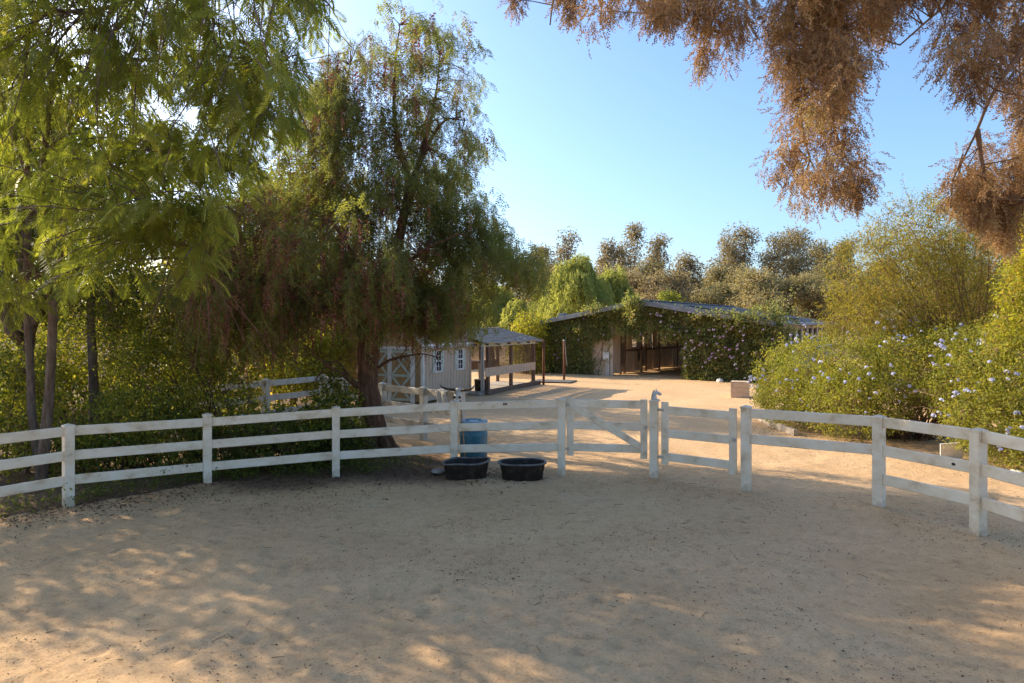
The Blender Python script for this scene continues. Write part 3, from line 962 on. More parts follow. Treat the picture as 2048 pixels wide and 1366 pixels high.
# front wall boards, each a vertical plank under the slope
def wall_boards(x0, x1, y, wid, zlo, mat=None, zfun=roof_z, parent=barn, name='wall_board', th=0.04):
    x = x0
    while x < x1 - 1e-3:
        w = min(wid, x1 - x)
        a, b = x + 0.008, x + w - 0.008
        za, zb = zfun(a) - 0.06, zfun(b) - 0.06
        v = [(a, y, zlo), (b, y, zlo), (b, y, zb), (a, y, za), (a, y + th, zlo), (b, y + th, zlo), (b, y + th, zb), (a, y + th, za)]
        q = [[0, 1, 2, 3], [5, 4, 7, 6], [4, 0, 3, 7], [1, 5, 6, 2], [3, 2, 6, 7], [0, 4, 5, 1]]
        MB().add(v, q).build(name, mat or M['tan_board'], parent)
        x += w


wall_boards(0.0, DX0, 0.0, 0.6, 0.0)
wall_boards(DX1, BW, 0.0, 0.6, 0.0)
wall_boards(DX0, DX1, 0.0, 0.6, DH)
for x in (DX0, DX1):
    MB().box((x, -0.03, DH / 2), (0.16, 0.08, DH)).build('door_jamb', M['tan_board'] if x == DX0 else M['white_paint'], barn)
MB().box((6.2, -0.03, DH + 0.06), (4.3, 0.08, 0.14)).build('door_head', M['tan_board'], barn)
# left wall, back gable above the aisle
yl = 0.05
while yl < BD - 0.8:
    MB().box((0.0, yl + 0.32, EZ / 2 - 0.04), (0.05, 0.64, EZ - 0.12)).build('side_panel', M['tan_board'], barn)
    MB().box((0.0, yl + 1.0, 0.55), (0.045, 0.70, 1.10)).build('side_panel', M['tan_board'], barn)
    yl += 1.35
for x0, x1 in ((0.03, DX0), (DX1, BW - 0.03)):
    MB().box(((x0 + x1) / 2, BD, EZ / 2), (x1 - x0, 0.05, EZ)).build('rear_wall', M['tan_board'], barn)
# roof: two slopes of standing seam sheets
for sg in (-1, 1):
    xe = BW / 2 + sg * (BW / 2 + 0.45)
    ze = roof_z(xe)
    ns = 12
    for k in range(ns):
        y0, y1 = -0.55 + (BD + 0.9) * k / ns, -0.55 + (BD + 0.9) * (k + 1) / ns - 0.012
        mb = MB()
        xr = BW / 2 + sg * 0.01
        mb.add([(xr, y0, RZ_ + 0.05), (xe, y0, ze + 0.05), (xe, y1, ze + 0.05), (xr, y1, RZ_ + 0.05), (xr, y0, RZ_), (xe, y0, ze), (xe, y1, ze), (xr, y1, RZ_)],
               [[0, 1, 2, 3], [7, 6, 5, 4], [0, 4, 5, 1], [3, 2, 6, 7], [1, 5, 6, 2], [0, 3, 7, 4]])
        mb.beam((xr, y0 + 0.02, RZ_ + 0.07), (xe, y0 + 0.02, ze + 0.07), 0.03, 0.05)
        mb.build('roof_sheet', M['metal_roof'], barn)
    MB().beam((BW / 2 + sg * 0.02, -0.57, RZ_ - 0.045), (xe, -0.57, ze - 0.045), 0.045, 0.20, 0.005).build('rake_trim', M['metal_roof'], barn)
    MB().beam((xe + sg * 0.03, -0.55, ze - 0.02), (xe + sg * 0.03, BD + 0.35, ze - 0.02), 0.11, 0.12, 0.02).build('gutter', M['metal_roof'], barn)
MB().beam((BW / 2, -0.6, RZ_ + 0.10), (BW / 2, BD + 0.3, RZ_ + 0.10), 0.36, 0.04, 0.01).build('ridge_cap', M['metal_roof'], barn)
for x, y in ((1.3, -0.2), (2.4, 2.2)):
    MB().box((x, y, roof_z(x) + 0.16), (0.36, 0.30, 0.24)).build('roof_vent', M['metal_roof'], barn)
for k in range(4):
    x0 = 8.4 + 0.0 * k
    y0 = 1.0 + 1.9 * k
    z0, z1 = roof_z(8.0) + 0.13, roof_z(11.6) + 0.13
    MB().beam((8.0, y0 + 0.8, z0), (11.6, y0 + 0.8, z1), 1.7, 0.05, 0.0).build('solar_panel', M['black'], barn)
# right side wall: posts, dark openings, boards
yy = 0.05
MB().box((BW - 2.6, BD / 2, 1.3), (0.04, BD - 0.2, 2.5)).build('shade_backing', M['dark_wood'], barn)  # dark sheet that makes the side openings look shaded
k = 0
while yy < BD - 0.8:
    MB().box((BW, yy + 0.32, EZ / 2 - 0.04), (0.05, 0.64, EZ - 0.12)).build('side_panel', M['tan_board'], barn)
    MB().box((BW, yy + 1.0, 0.62), (0.045, 0.70, 1.24)).build('side_panel', M['tan_board'], barn)
    MB().box((BW, yy + 1.0, EZ - 0.22), (0.045, 0.70, 0.22)).build('side_panel', M['tan_board'], barn)
    for bb in range(2):
        MB().box((BW - 0.01, yy + 0.83 + 0.34 * bb, 1.85), (0.03, 0.03, 1.24)).build('window_bar', M['dark_wood'], barn)
    MB().box((BW + 0.035, yy + 0.05, EZ / 2), (0.04, 0.11, EZ - 0.14)).build('side_batten', M['lumber'], barn)
    yy += 1.35
# aisle left wall of stall fronts
AX = DX0 + 0.02
sections = [(0.10, 0.9, 'full'), (1.5, 2.5, 'half'), (2.52, 3.6, 'low'), (4.3, 5.15, 'half'), (5.2, 6.1, 'half'), (6.35, 7.3, 'low'), (7.35, 8.15, 'half'), (8.2, 8.95, 'low'), (9.3, 10.3, 'half'), (10.35, 11.4, 'half'), (11.8, 12.9, 'low'), (13.0, 14.6, 'half')]
for y0, y1, kind in sections:
    hz = 2.42 if kind == 'full' else 1.29
    nb = max(1, int(round((y1 - y0) / 0.28)))
    for b in range(nb):
        w = (y1 - y0) / nb
        MB().box((AX, y0 + w * (b + 0.5), hz / 2 + 0.05), (0.05, w - 0.014, hz - 0.1)).build('stall_board', M['block_paint'], barn)
    MB().box((AX + 0.03, (y0 + y1) / 2, hz - 0.04), (0.035, y1 - y0, 0.09)).build('stall_rail', M['old_wood'], barn)
    if kind == 'half':
        nb2 = max(1, int((y1 - y0) / 0.3))
        for b in range(nb2):
            MB().box((AX, y0 + 0.13 + 0.3 * b, 1.88), (0.04, 0.22, 1.10)).build('stall_board', M['block_paint'], barn)
for y in (0.95, 1.45, 3.64, 4.26, 6.2, 9.1, 11.6):
    MB().box((AX, y, 1.4), (0.09, 0.09, 2.8)).build('stall_post', M['old_wood'], barn)
MB().tube([(AX + 0.07, 3.0, 1.25), (AX + 0.08, 3.03, 0.9), (AX + 0.09, 3.1, 0.62), (AX + 0.08, 3.16, 0.9), (AX + 0.07, 3.18, 1.22)], [0.02] * 5, 6).build('lead_rope', M['black'], barn)
MB().box((DX1 + 0.05, BD / 2, 0.7), (0.05, BD - 0.3, 1.3)).build('aisle_wall', M['tan_board'], barn)
MB().box((3.9, -0.07, 1.02), (0.34, 0.12, 0.36)).build('electric_box', M['white_paint'], barn)
for dx in (0.03, 0.12):
    MB().tube([(3.9 + dx, -0.06, 0.84), (3.9 + dx, -0.06, 0.0)], [0.025, 0.025], 8).build('conduit', M['white_paint'], barn)
# pipe rail fence before the side wall
pr = empty('pipe_rail', 'grey metal pipe rail fence beside the right wall of the barn', 'railing', tuple(np.append(BL + BU * (BW + 1.1), 0)), math.atan2(-0.57, 0.82))
for z in (0.55, 1.05, 1.52):
    MB().tube([(0, 0, z), (0, 13, z)], [0.035, 0.035], 8).build('pipe', M['galv'], pr)
for y in (0.0, 3.2, 6.4, 9.6, 13.0):
    MB().tube([(0, y, -0.1), (0, y, 1.56)], [0.04, 0.04], 8).build('upright', M['galv'], pr)

# ------------------------------------------------------------------ shed
SHR = math.atan2(-0.43, 0.90)
shed = empty('garden_shed', 'small tan board shed with brown gambrel roof, white trim and crossed barn doors', 'shed', (-3.0, 22.8, 0), SHR)
SW, SD, SE = 3.6, 3.25, 1.93


def gam(x):
    u = -x
    u = min(u, SW - u)
    return SE + (u * 1.25 if u < 0.85 else 1.0625 + (u - 0.85) * 0.5)


# side wall (x=0) vertical siding boards
nb = 16
for k in range(nb):
    w = SD / nb
    y0 = w * k
    MB().box((0, y0 + w / 2, SE / 2 + 0.04), (0.04, w - 0.012, SE - 0.06)).build('siding_board', M['tan_board'], shed)
MB().box((-0.03, SD / 2, SE / 2), (0.02, SD, SE - 0.1)).build('sheathing', M['dark_wood'], shed)
wall_boards(-SW, 0.0, 0.0, 0.2, 0.05, M['tan_dark'], gam, shed, 'siding_board', 0.03)
wall_boards(-SW, 0.0, SD, 0.4, 0.05, M['tan_board'], gam, shed, 'siding_board', 0.03)
MB().box((-SW, SD / 2, SE / 2), (0.04, SD - 0.05, SE - 0.06)).build('left_wall', M['tan_board'], shed)
for x in (0.02, -SW):
    MB().box((x, -0.01, SE / 2), (0.11, 0.07, SE)).build('corner_trim', M['white_paint'], shed)
MB().box((0.025, SD, SE / 2), (0.06, 0.09, SE)).build('corner_trim', M['tan_board'], shed)
MB().box((0.12, SD / 2, SE + 0.0), (0.04, SD + 0.5, 0.13)).build('fascia', M['white_paint'], shed)
# roof of shingle courses: lower steep and upper shallow slopes
for sg, xo in ((1, 0.0), (-1, -SW)):
    cs = [(0.20, SE - 0.10), (-0.85, SE + 1.10), (-SW / 2, SE + 1.10 + 0.5)]
    for seg in (0, 1):
        (xa, za), (xb, zb) = cs[seg], cs[seg + 1]
        nn = 7 if seg == 0 else 5
        for k in range(nn):
            u0, u1 = k / nn, (k + 1) / nn + 0.03
            p0 = (xa + (xb - xa) * u0, za + (zb - za) * u0 + 0.03)
            p1 = (xa + (xb - xa) * u1, za + (zb - za) * u1 + 0.012)

            def mx(x):
                return x if sg == 1 else -SW - x
            v = []
            ny = 9
            for j in range(ny):
                y = -0.28 + (SD + 0.56) * j / (ny - 1)
                wv = rng.normal() * 0.008
                v += [(mx(p0[0]), y, p0[1] + wv), (mx(p1[0]), y, p1[1]), (mx(p0[0]), y, p0[1] - 0.025)]
            q = []
            for j in range(ny - 1):
                q += [[3 * j, 3 * j + 3, 3 * j + 4, 3 * j + 1], [3 * j, 3 * j + 2, 3 * j + 5, 3 * j + 3]]
            MB().add(v, q).build('shingle_course', M['shingle'], shed)
# windows with shutters on the side wall
for y0 in (0.78, 2.28):
    w = MB()
    y1, z0, z1 = y0 + 0.38, 1.03, 1.76
    for b in ((y0 - 0.03, y0 + 0.03), (y1 - 0.03, y1 + 0.03)):
        w.box((0.035, sum(b) / 2, (z0 + z1) / 2), (0.05, b[1] - b[0], z1 - z0 + 0.06))
    for z in (z0, (z0 + z1) / 2, z1):
        w.box((0.036, (y0 + y1) / 2, z), (0.052, y1 - y0 - 0.06, 0.05))
    w.box((0.03, (y0 + y1) / 2, (z0 + z1) / 2), (0.035, 0.018, z1 - z0 - 0.05))
    for zz in (0.25, 0.75):
        w.box((0.0315, (y0 + y1) / 2, z0 + (z1 - z0) * zz), (0.035, y1 - y0 - 0.06, 0.016))
    f = w.build('window', M['white_paint'], shed)
    MB().box((0.026, (y0 + y1) / 2, (z0 + z1) / 2), (0.012, y1 - y0 - 0.04, z1 - z0 - 0.04)).build('pane', M['glass'], f)
    for ys in (y0 - 0.12, y1 + 0.12):
        MB().box((0.035, ys, (z0 + z1) / 2), (0.03, 0.13, z1 - z0 + 0.05)).build('shutter', M['green_paint'], shed)
# doors on the gable front
for x in (-0.35, -1.28, -2.13):
    MB().box((x, -0.045, 0.92), (0.16, 0.05, 1.80)).build('door_trim', M['white_paint'], shed)
MB().box((-1.24, -0.045, 1.86), (1.95, 0.05, 0.10)).build('door_trim', M['white_paint'], shed)
for xa, xb in ((-1.20, -0.43), (-2.05, -1.36)):
    dr = MB().box(((xa + xb) / 2, -0.03, 0.93), (xb - xa - 0.01, 0.03, 1.74)).build('door', M['tan_dark'], shed)
    for z in (0.12, 0.93, 1.74):
        MB().box(((xa + xb) / 2, -0.052, z), (xb - xa - 0.02, 0.02, 0.09)).build('door_rail', M['green_paint'], dr)
    for z0, z1 in ((0.17, 0.88), (0.98, 1.69)):
        MB().beam((xa + 0.04, -0.056, z0), (xb - 0.04, -0.056, z1), 0.018, 0.075).build('door_brace', M['green_paint'], dr)
        MB().beam((xa + 0.04, -0.066, z1), (xb - 0.04, -0.066, z0), 0.018, 0.075).build('door_brace', M['green_paint'], dr)

# ------------------------------------------------------------------ screened coop beside the shed
coop = empty('screened_coop', 'open screened coop with a wavy brown shingle roof, plank rail and concrete floor', 'coop', (-1.1, 25.75, 0), SHR)
CL, CDp = 4.72, 1.75                                   # length along +y, depth along -x


def croof(x, y):
    return 2.02 + (-x) * 0.25


for y, m_, w in ((0.0, 'galv', 0.09), (0.40, 'old_wood', 0.13), (2.45, 'old_wood', 0.12), (CL, 'old_wood', 0.13)):
    MB().box((0.0, y, 0.97), (w, w, 1.94)).build('post', M[m_], coop)
for y in (0.1, 1.6, 3.1, CL):
    MB().box((-CDp, y, 1.1), (0.11, 0.11, 2.2)).build('post', M['old_wood'], coop)
for k in range(2):
    MB().box((0.075, CL / 2 + 0.05, 0.76 + 0.17 * k), (0.03, CL - 0.02, 0.162)).build('plank', M['tan_board'], coop)
MB().box((-CDp + 0.07, CL / 2, 0.95), (0.03, CL, 0.36)).build('back_plank', M['old_wood'], coop)
MB().box((0.09, CL / 2, 1.90), (0.05, CL + 0.5, 0.15)).build('eave_board', M['green_paint'], coop)
MB().box((-CDp, CL / 2, 2.30), (0.05, CL + 0.5, 0.12)).build('eave_board', M['old_wood'], coop)
MB().box((-CDp / 2, CL / 2, 0.05), (CDp + 0.1, CL + 0.2, 0.10)).build('floor', M['concrete'], coop)
MB().box((0.14, CL / 2 + 0.2, 0.09), (0.14, CL + 0.3, 0.18)).build('sill_timber', M['old_wood'], coop)
MB().box((-0.02, (0.46 + 2.39) / 2, 1.43), (0.004, 1.92, 0.78)).build('screen', M['screen'], coop)
MB().box((-0.02, (2.51 + CL - 0.07) / 2, 1.43), (0.004, CL - 2.59, 0.78)).build('screen', M['screen'], coop)
MB().box((-CDp / 2, CL - 0.02, 1.05), (CDp - 0.13, 0.004, 1.6)).build('screen', M['screen'], coop)
MB().box((-CDp - 0.06, CL / 2, 1.65), (0.004, CL - 0.1, 1.0)).build('screen', M['screen'], coop)
# wavy shingle courses
nr = 7
for k in range(nr):
    xa, xb = 0.34 - (CDp + 0.55) * k / nr, 0.34 - (CDp + 0.55) * (k + 1.12) / nr
    ny = 22
    v = []
    for j in range(ny):
        y = -0.35 + (CL + 0.75) * j / (ny - 1)
        wv = (0.020 * math.sin(j * 0.9 + 0.3 * k) + rng.normal() * 0.008) * (1.25 - k / nr)
        for x, dz in ((xa, 0.045), (xb, 0.016), (xa, 0.012)):
            v.append((x, y, croof(x, y) + dz + wv))
    q = []
    for j in range(ny - 1):
        q += [[3 * j, 3 * j + 3, 3 * j + 4, 3 * j + 1], [3 * j, 3 * j + 2, 3 * j + 5, 3 * j + 3]]
    MB().add(v, q).build('shingle_course', M['shingle'], coop, smooth=True)
for y in np.linspace(0.0, CL, 6):
    MB().beam((0.25, y, croof(0.25, 0) - 0.055), (-CDp - 0.1, y, croof(-CDp - 0.1, 0) - 0.055), 0.05, 0.09).build('rafter', M['old_wood'], coop)
# door frame of galvanised tube facing the yard
dfm = MB()
for x in (-0.52, -0.05):
    dfm.tube([(x, -0.03, 0.1), (x, -0.03, 1.86)], [0.022, 0.022], 8)
for z in (0.12, 1.28, 1.86):
    dfm.tube([(-0.52, -0.03, z), (-0.05, -0.03, z)], [0.02, 0.02], 8)
dd_ = dfm.build('door', M['galv'], coop)
MB().box((-0.285, -0.03, 1.56), (0.42, 0.004, 0.52)).build('screen', M['screen'], dd_)
MB().box((-0.285, -0.03, 0.05), (0.6, 0.5, 0.1)).build('step', M['concrete'], coop)
fd = empty('feed_bin', 'black feed bin standing inside the coop doorway', 'bin', tuple(np.array([-1.1, 25.75, 0.1]) + np.array([-0.9 * 0.30 + 0.43 * 0.35, 0.43 * 0.30 + 0.9 * 0.35, 0])), SHR)
lathe([oval_ring(0.18, 0.16, 0.0, 24, 5), oval_ring(0.20, 0.18, 0.42, 24, 5)]).build('body', M['black_rubber'], fd)
lathe([oval_ring(0.21, 0.19, 0.42, 24, 5), oval_ring(0.21, 0.19, 0.46, 24, 5)]).build('lid', M['rim_rubber'], fd)
pn = MB().box((0, 0, 0.3), (0.26, 0.03, 0.6)).build('metal_panel', M['galv'])
pn.location = tuple(np.array([-1.1, 25.75, 0.56]) + np.array([-0.9 * 0.38 + 0.43 * 0.62, 0.43 * 0.38 + 0.9 * 0.62, 0]))
pn.rotation_euler = (R(6), 0, SHR)
tag(pn, 'pale metal panel propped above the feed bin inside the coop', 'panel')

# ------------------------------------------------------------------ plants
def in_poly(px, py, poly):
    poly = np.array(poly, float)
    x, y = px, py
    c = np.zeros(len(x), bool)
    j = len(poly) - 1
    for i in range(len(poly)):
        xi, yi, xj, yj = *poly[i], *poly[j]
        hit = ((yi > y) != (yj > y)) & (x < (xj - xi) * (y - yi) / (yj - yi + 1e-12) + xi)
        c ^= hit
        j = i
    return c


def sample_poly(poly, n):
    poly = np.array(poly, float)
    lo, hi = poly.min(0), poly.max(0)
    out = []
    while sum(len(o) for o in out) < n:
        p = rng.uniform(lo, hi, (n * 2, 2))
        out.append(p[in_poly(p[:, 0], p[:, 1], poly)])
    return np.concatenate(out)[:n]


def at_arr(px, py, d):
    return np.stack([(px - 1024.0) / F * d, d, HC - (py - HZ) / F * d], axis=1)


def runit(n):
    return unit(rng.normal(size=(n, 3)))


def curve(p0, p1, sag=0.0, bend=0.0, n=6):
    p0, p1 = np.array(p0, float), np.array(p1, float)
    t = np.linspace(0, 1, n)[:, None]
    p = p0 + (p1 - p0) * t
    ln = np.linalg.norm(p1 - p0)
    w = rng.normal(size=3) * bend * ln
    p += 4 * t * (1 - t) * (np.array([0, 0, -sag * ln]) + w)
    return p


def limb(mb, pts, r0, r1, n=8, wob=0.03):
    pts = np.array(pts, float)
    m = len(pts)
    mb.tube(pts, r1 + (r0 - r1) * (1 - np.linspace(0, 1, m)) ** 1.5, n, wob)


def smooth_path(pts, k=4):
    """Catmull-Rom through pts"""
    p = np.array(pts, float)
    p = np.vstack([2 * p[0] - p[1], p, 2 * p[-1] - p[-2]])
    out = []
    for i in range(1, len(p) - 2):
        for t in np.arange(k) / k:
            a, b, c, d = p[i - 1], p[i], p[i + 1], p[i + 2]
            out.append(0.5 * ((2 * b) + (c - a) * t + (2 * a - 5 * b + 4 * c - d) * t * t + (3 * b - a - 3 * c + d) * t ** 3))
    out.append(p[-2])
    return np.array(out)


def nearest(nodes, pts):
    d = ((pts[:, None, :] - nodes[None]) ** 2).sum(2)
    return nodes[d.argmin(1)]


def ellipsoid_pts(ells, n, shell=0.55):
    """points in a union of ellipsoids (cx,cy,cz,rx,ry,rz), more of them toward the surface"""
    ells = np.array(ells, float)
    vol = np.prod(ells[:, 3:], axis=1) ** (2 / 3)
    k = rng.choice(len(ells), n, p=vol / vol.sum())
    r = rng.uniform(0, 1, n) ** (1 / 3)
    r = shell + (1 - shell) * r if shell > 0 else r
    r = np.where(rng.uniform(size=n) < 0.25, rng.uniform(0.2, 1, n), r)
    d = runit(n)
    return ells[k, :3] + d * r[:, None] * ells[k, 3:], d


def leafy(mb, cl, n_per, spread, ln, wd, outdir=None, droop=0.3, tint_mu=0.45, tint_sd=0.22, cl_sd=0.15, flat=0.8):
    """leaf clumps: n_per leaves round every point of cl"""
    n = len(cl)
    k = n * n_per
    c = np.repeat(cl, n_per, axis=0)
    off = rng.normal(size=(k, 3))
    off *= np.minimum(1.0, 1.75 / np.linalg.norm(off, axis=1))[:, None] * spread * np.array([1, 1, flat])
    d = unit(off) * 0.6 + runit(k) * 0.6 + np.array([0, 0, -droop])
    if outdir is not None:
        d += np.repeat(outdir, n_per, axis=0) * 0.5
    ti = np.clip(np.repeat(rng.normal(tint_mu, cl_sd, n), n_per) + rng.normal(0, tint_sd, k), 0, 1)
    s = rng.uniform(0.65, 1.3, k)
    mb.leaves(c + off, d, ln * s, wd * s, ti)
    return mb


def simple_tree(name, label, base, ells, mat, n_cl, n_per, spread, ln, wd, trunk_r=0.15, cat='tree', bark=None, group=None, trunk=None,
                twig_r=0.012, droop=0.3, tint=0.45, shell=0.55, nlimb=6, twig_share=1.0, name_crown='crown'):
    """tapered trunk, limbs to each lobe, twigs to each leaf clump"""
    base = np.array(base, float)
    ells = np.array(ells, float)
    root = empty(name, label, cat, (base[0], base[1], base[2]), 0, group)
    off = base.copy()
    tb = MB()
    top = ells[:, :3].mean(0)
    fork = base + (top - base) * 0.45
    fork[:2] += rng.normal(size=2) * 0.1
    tr = smooth_path([base - [0, 0, 0.1], base * 0.5 + fork * 0.5 + np.append(rng.normal(size=2) * trunk_r * 0.6, 0), fork], 3) if trunk is None else smooth_path(trunk, 4)
    limb(tb, tr, trunk_r * 1.25, trunk_r * 0.7, 8, 0.04)
    nodes = [tr[-1]]
    for i in range(nlimb):
        e = ells[i % len(ells)]
        tip = e[:3] + runit(1)[0] * e[3:] * 0.55 * np.array([1, 1, 0.8])
        pt = curve(tr[-1 - (i % 2)], tip, sag=-0.05, bend=0.10, n=6)
        limb(tb, pt, trunk_r * 0.5, trunk_r * 0.12, 6)
        nodes += list(pt[1:])
    nodes = np.array(nodes)
    cl, od = ellipsoid_pts(ells, n_cl, shell)
    cl = cl[cl[:, 2] > base[2] + 0.05]
    sel = rng.uniform(size=len(cl)) < twig_share
    if sel.any() and twig_r > 0:
        tb.twigs(nearest(nodes, cl[sel]), cl[sel], twig_r, twig_r * 0.4)
    cb = MB()
    leafy(cb, cl, n_per, spread, ln, wd, None, droop, tint)
    tb.build('trunk', bark or M['bark_grey'], root, smooth=True, origin=None).location = -off
    cb.build(name_crown, mat, root).location = -off
    return root


# --- templates -----------------------------------------------------------
def tmpl_frond(npair=14, seed=0, fold=0.0):
    """a drooping bipinnate leaf along +X, unit length"""
    r = np.random.default_rng(seed)
    v, q = [], []

    def mid(t):
        return np.array([t * (1 - 0.10 * t * t), 0.0, 0.06 * t - 0.42 * t * t])

    def strip(a, b, w, nrm):
        k = len(v)
        side = np.cross(b - a, nrm)
        side = side / (np.linalg.norm(side) + 1e-9) * w
        m_ = (a * 0.55 + b * 0.45)
        v.extend([a, m_ + side, b, m_ - side])
        q.append([k, k + 1, k + 2, k + 3])
    up = np.array([0, 0, 1.0])
    pts = [mid(t) for t in np.linspace(0, 0.97, 6)]
    for a, b in zip(pts[:-1], pts[1:]):
        k = len(v)
        w = np.array([0, 0.006, 0])
        v.extend([a - w, b - w * 0.8, b + w * 0.8, a + w])
        q.append([k, k + 1, k + 2, k + 3])
    for i in range(npair):
        t = 0.14 + 0.84 * i / (npair - 1)
        c = mid(t)
        ln = 0.27 * (math.sin(math.pi * (0.18 + 0.74 * (i / (npair - 1)))) ** 0.7) * r.uniform(0.85, 1.1)
        ang = R(68 - 34 * t) + r.normal() * 0.06
        for sg in (-1, 1):
            e = c + ln * np.array([math.cos(ang), sg * math.sin(ang), -0.28 - 0.45 * fold + r.normal() * 0.06])
            strip(c, e, 0.021, up + np.array([0.2, sg * 0.4, 0]))
    return np.array(v), np.array(q)


def tmpl_strand(nleaf=16, nlf=9, seed=0, arch=0.22, leaf=(0.15, 0.24), lf=0.058, lw=0.0125):
    """a hanging pepper-tree branchlet: starts along +X, falls along -Z, length about 1"""
    r = np.random.default_rng(seed)
    v, q = [], []

    def mid(t):
        return np.array([arch * (1 - math.exp(-3 * t)), 0.03 * math.sin(4 * t + seed), 0.10 * t * (1 - t) - 0.95 * t ** 1.35])
    pts = [mid(t) for t in np.linspace(0, 1, 6)]
    for a, b in zip(pts[:-1], pts[1:]):
        k = len(v)
        w = np.array([0.004, 0.004, 0])
        v.extend([a - w, a + w, b + w * 0.7, b - w * 0.7])
        q.append([k, k + 1, k + 2, k + 3])
    for i in range(nleaf):
        t = 0.05 + 0.95 * i / nleaf
        c = mid(t)
        az = r.uniform(0, 2 * math.pi)
        d = np.array([math.cos(az) * 0.62, math.sin(az) * 0.62, -0.75])
        d /= np.linalg.norm(d)
        L_ = r.uniform(*leaf)
        sd = np.cross(d, [0, 0, 1.0])
        sd /= np.linalg.norm(sd) + 1e-9
        for j in range(nlf):
            u = 0.15 + 0.85 * (j / (nlf - 1))
            sg = 1 if j % 2 else -1
            b0 = c + d * L_ * u
            e = b0 + (d * 0.55 + sd * sg * 0.8 + r.normal(size=3) * 0.12) * lf
            k = len(v)
            nn = np.cross(e - b0, np.cross(sd, d) + r.normal(size=3) * 0.4)
            nn = nn / (np.linalg.norm(nn) + 1e-9) * lw
            m_ = b0 * 0.5 + e * 0.5
            v.extend([b0, m_ + nn, e, m_ - nn])
            q.append([k, k + 1, k + 2, k + 3])
    return np.array(v), np.array(q)


def tmpl_berries(n=34, seed=0):
    r = np.random.default_rng(seed)
    v, q = [], []
    for i in range(n):
        t = (i + r.uniform()) / n
        c = np.array([r.normal() * 0.12 * (1.05 - t), r.normal() * 0.12 * (1.05 - t), -t])
        s = 0.045 * r.uniform(0.7, 1.2)
        a = r.normal(size=3)
        a /= np.linalg.norm(a)
        b = np.cross(a, r.normal(size=3))
        b /= np.linalg.norm(b)
        k = len(v)
        v.extend([c + a * s, c + b * s, c - a * s, c - b * s])
        q.append([k, k + 1, k + 2, k + 3])
    return np.array(v), np.array(q)


def tmpl_sprig(n=22, seed=0):
    """a cypress-like twig of scale leaf bunches along +X, unit length, curling down"""
    r = np.random.default_rng(seed)
    v, q = [], []
    for i in range(n):
        t = (i + r.uniform()) / n
        c = np.array([t, 0.03 * r.normal(), -0.22 * t * t])
        sg = 1 if i % 2 else -1
        d = np.array([0.75, sg * r.uniform(0.2, 0.9), r.normal() * 0.45 - 0.15])
        d /= np.linalg.norm(d)
        L_ = r.uniform(0.16, 0.30) * (1.1 - 0.5 * t)
        nn = np.cross(d, r.normal(size=3))
        nn = nn / np.linalg.norm(nn) * 0.036
        k = len(v)
        m_ = c + d * L_ * 0.6
        v.extend([c, m_ + nn, c + d * L_, m_ - nn])
        q.append([k, k + 1, k + 2, k + 3])
    return np.array(v), np.array(q)


def tmpl_flower(n=12, seed=0):
    r = np.random.default_rng(seed)
    v, q = [], []
    for i in range(n):
        d = r.normal(size=3)
        d /= np.linalg.norm(d)
        d[2] = abs(d[2]) * 0.8
        c = d * 0.6
        a = np.cross(d, r.normal(size=3))
        a /= np.linalg.norm(a)
        b = np.cross(d, a)
        k = len(v)
        s = 0.42
        v.extend([c + a * s, c + b * s, c - a * s, c - b * s])
        q.append([k, k + 1, k + 2, k + 3])
    return np.array(v), np.array(q)


FROND = [tmpl_frond(14, 1), tmpl_frond(12, 2, 0.4), tmpl_frond(15, 3, 0.9)]
STRAND = [tmpl_strand(15, 8, s) for s in (1, 2, 3, 4)]
SPRAY = [tmpl_strand(11, 9, s, 0.55, (0.30, 0.44), 0.115, 0.021) for s in (5, 6, 7, 8)]
BERRY = [tmpl_berries(34, s) for s in (1, 2)]
SPRIG = [tmpl_sprig(20, s) for s in (1, 2, 3, 4)]
FLOWER = tmpl_flower()


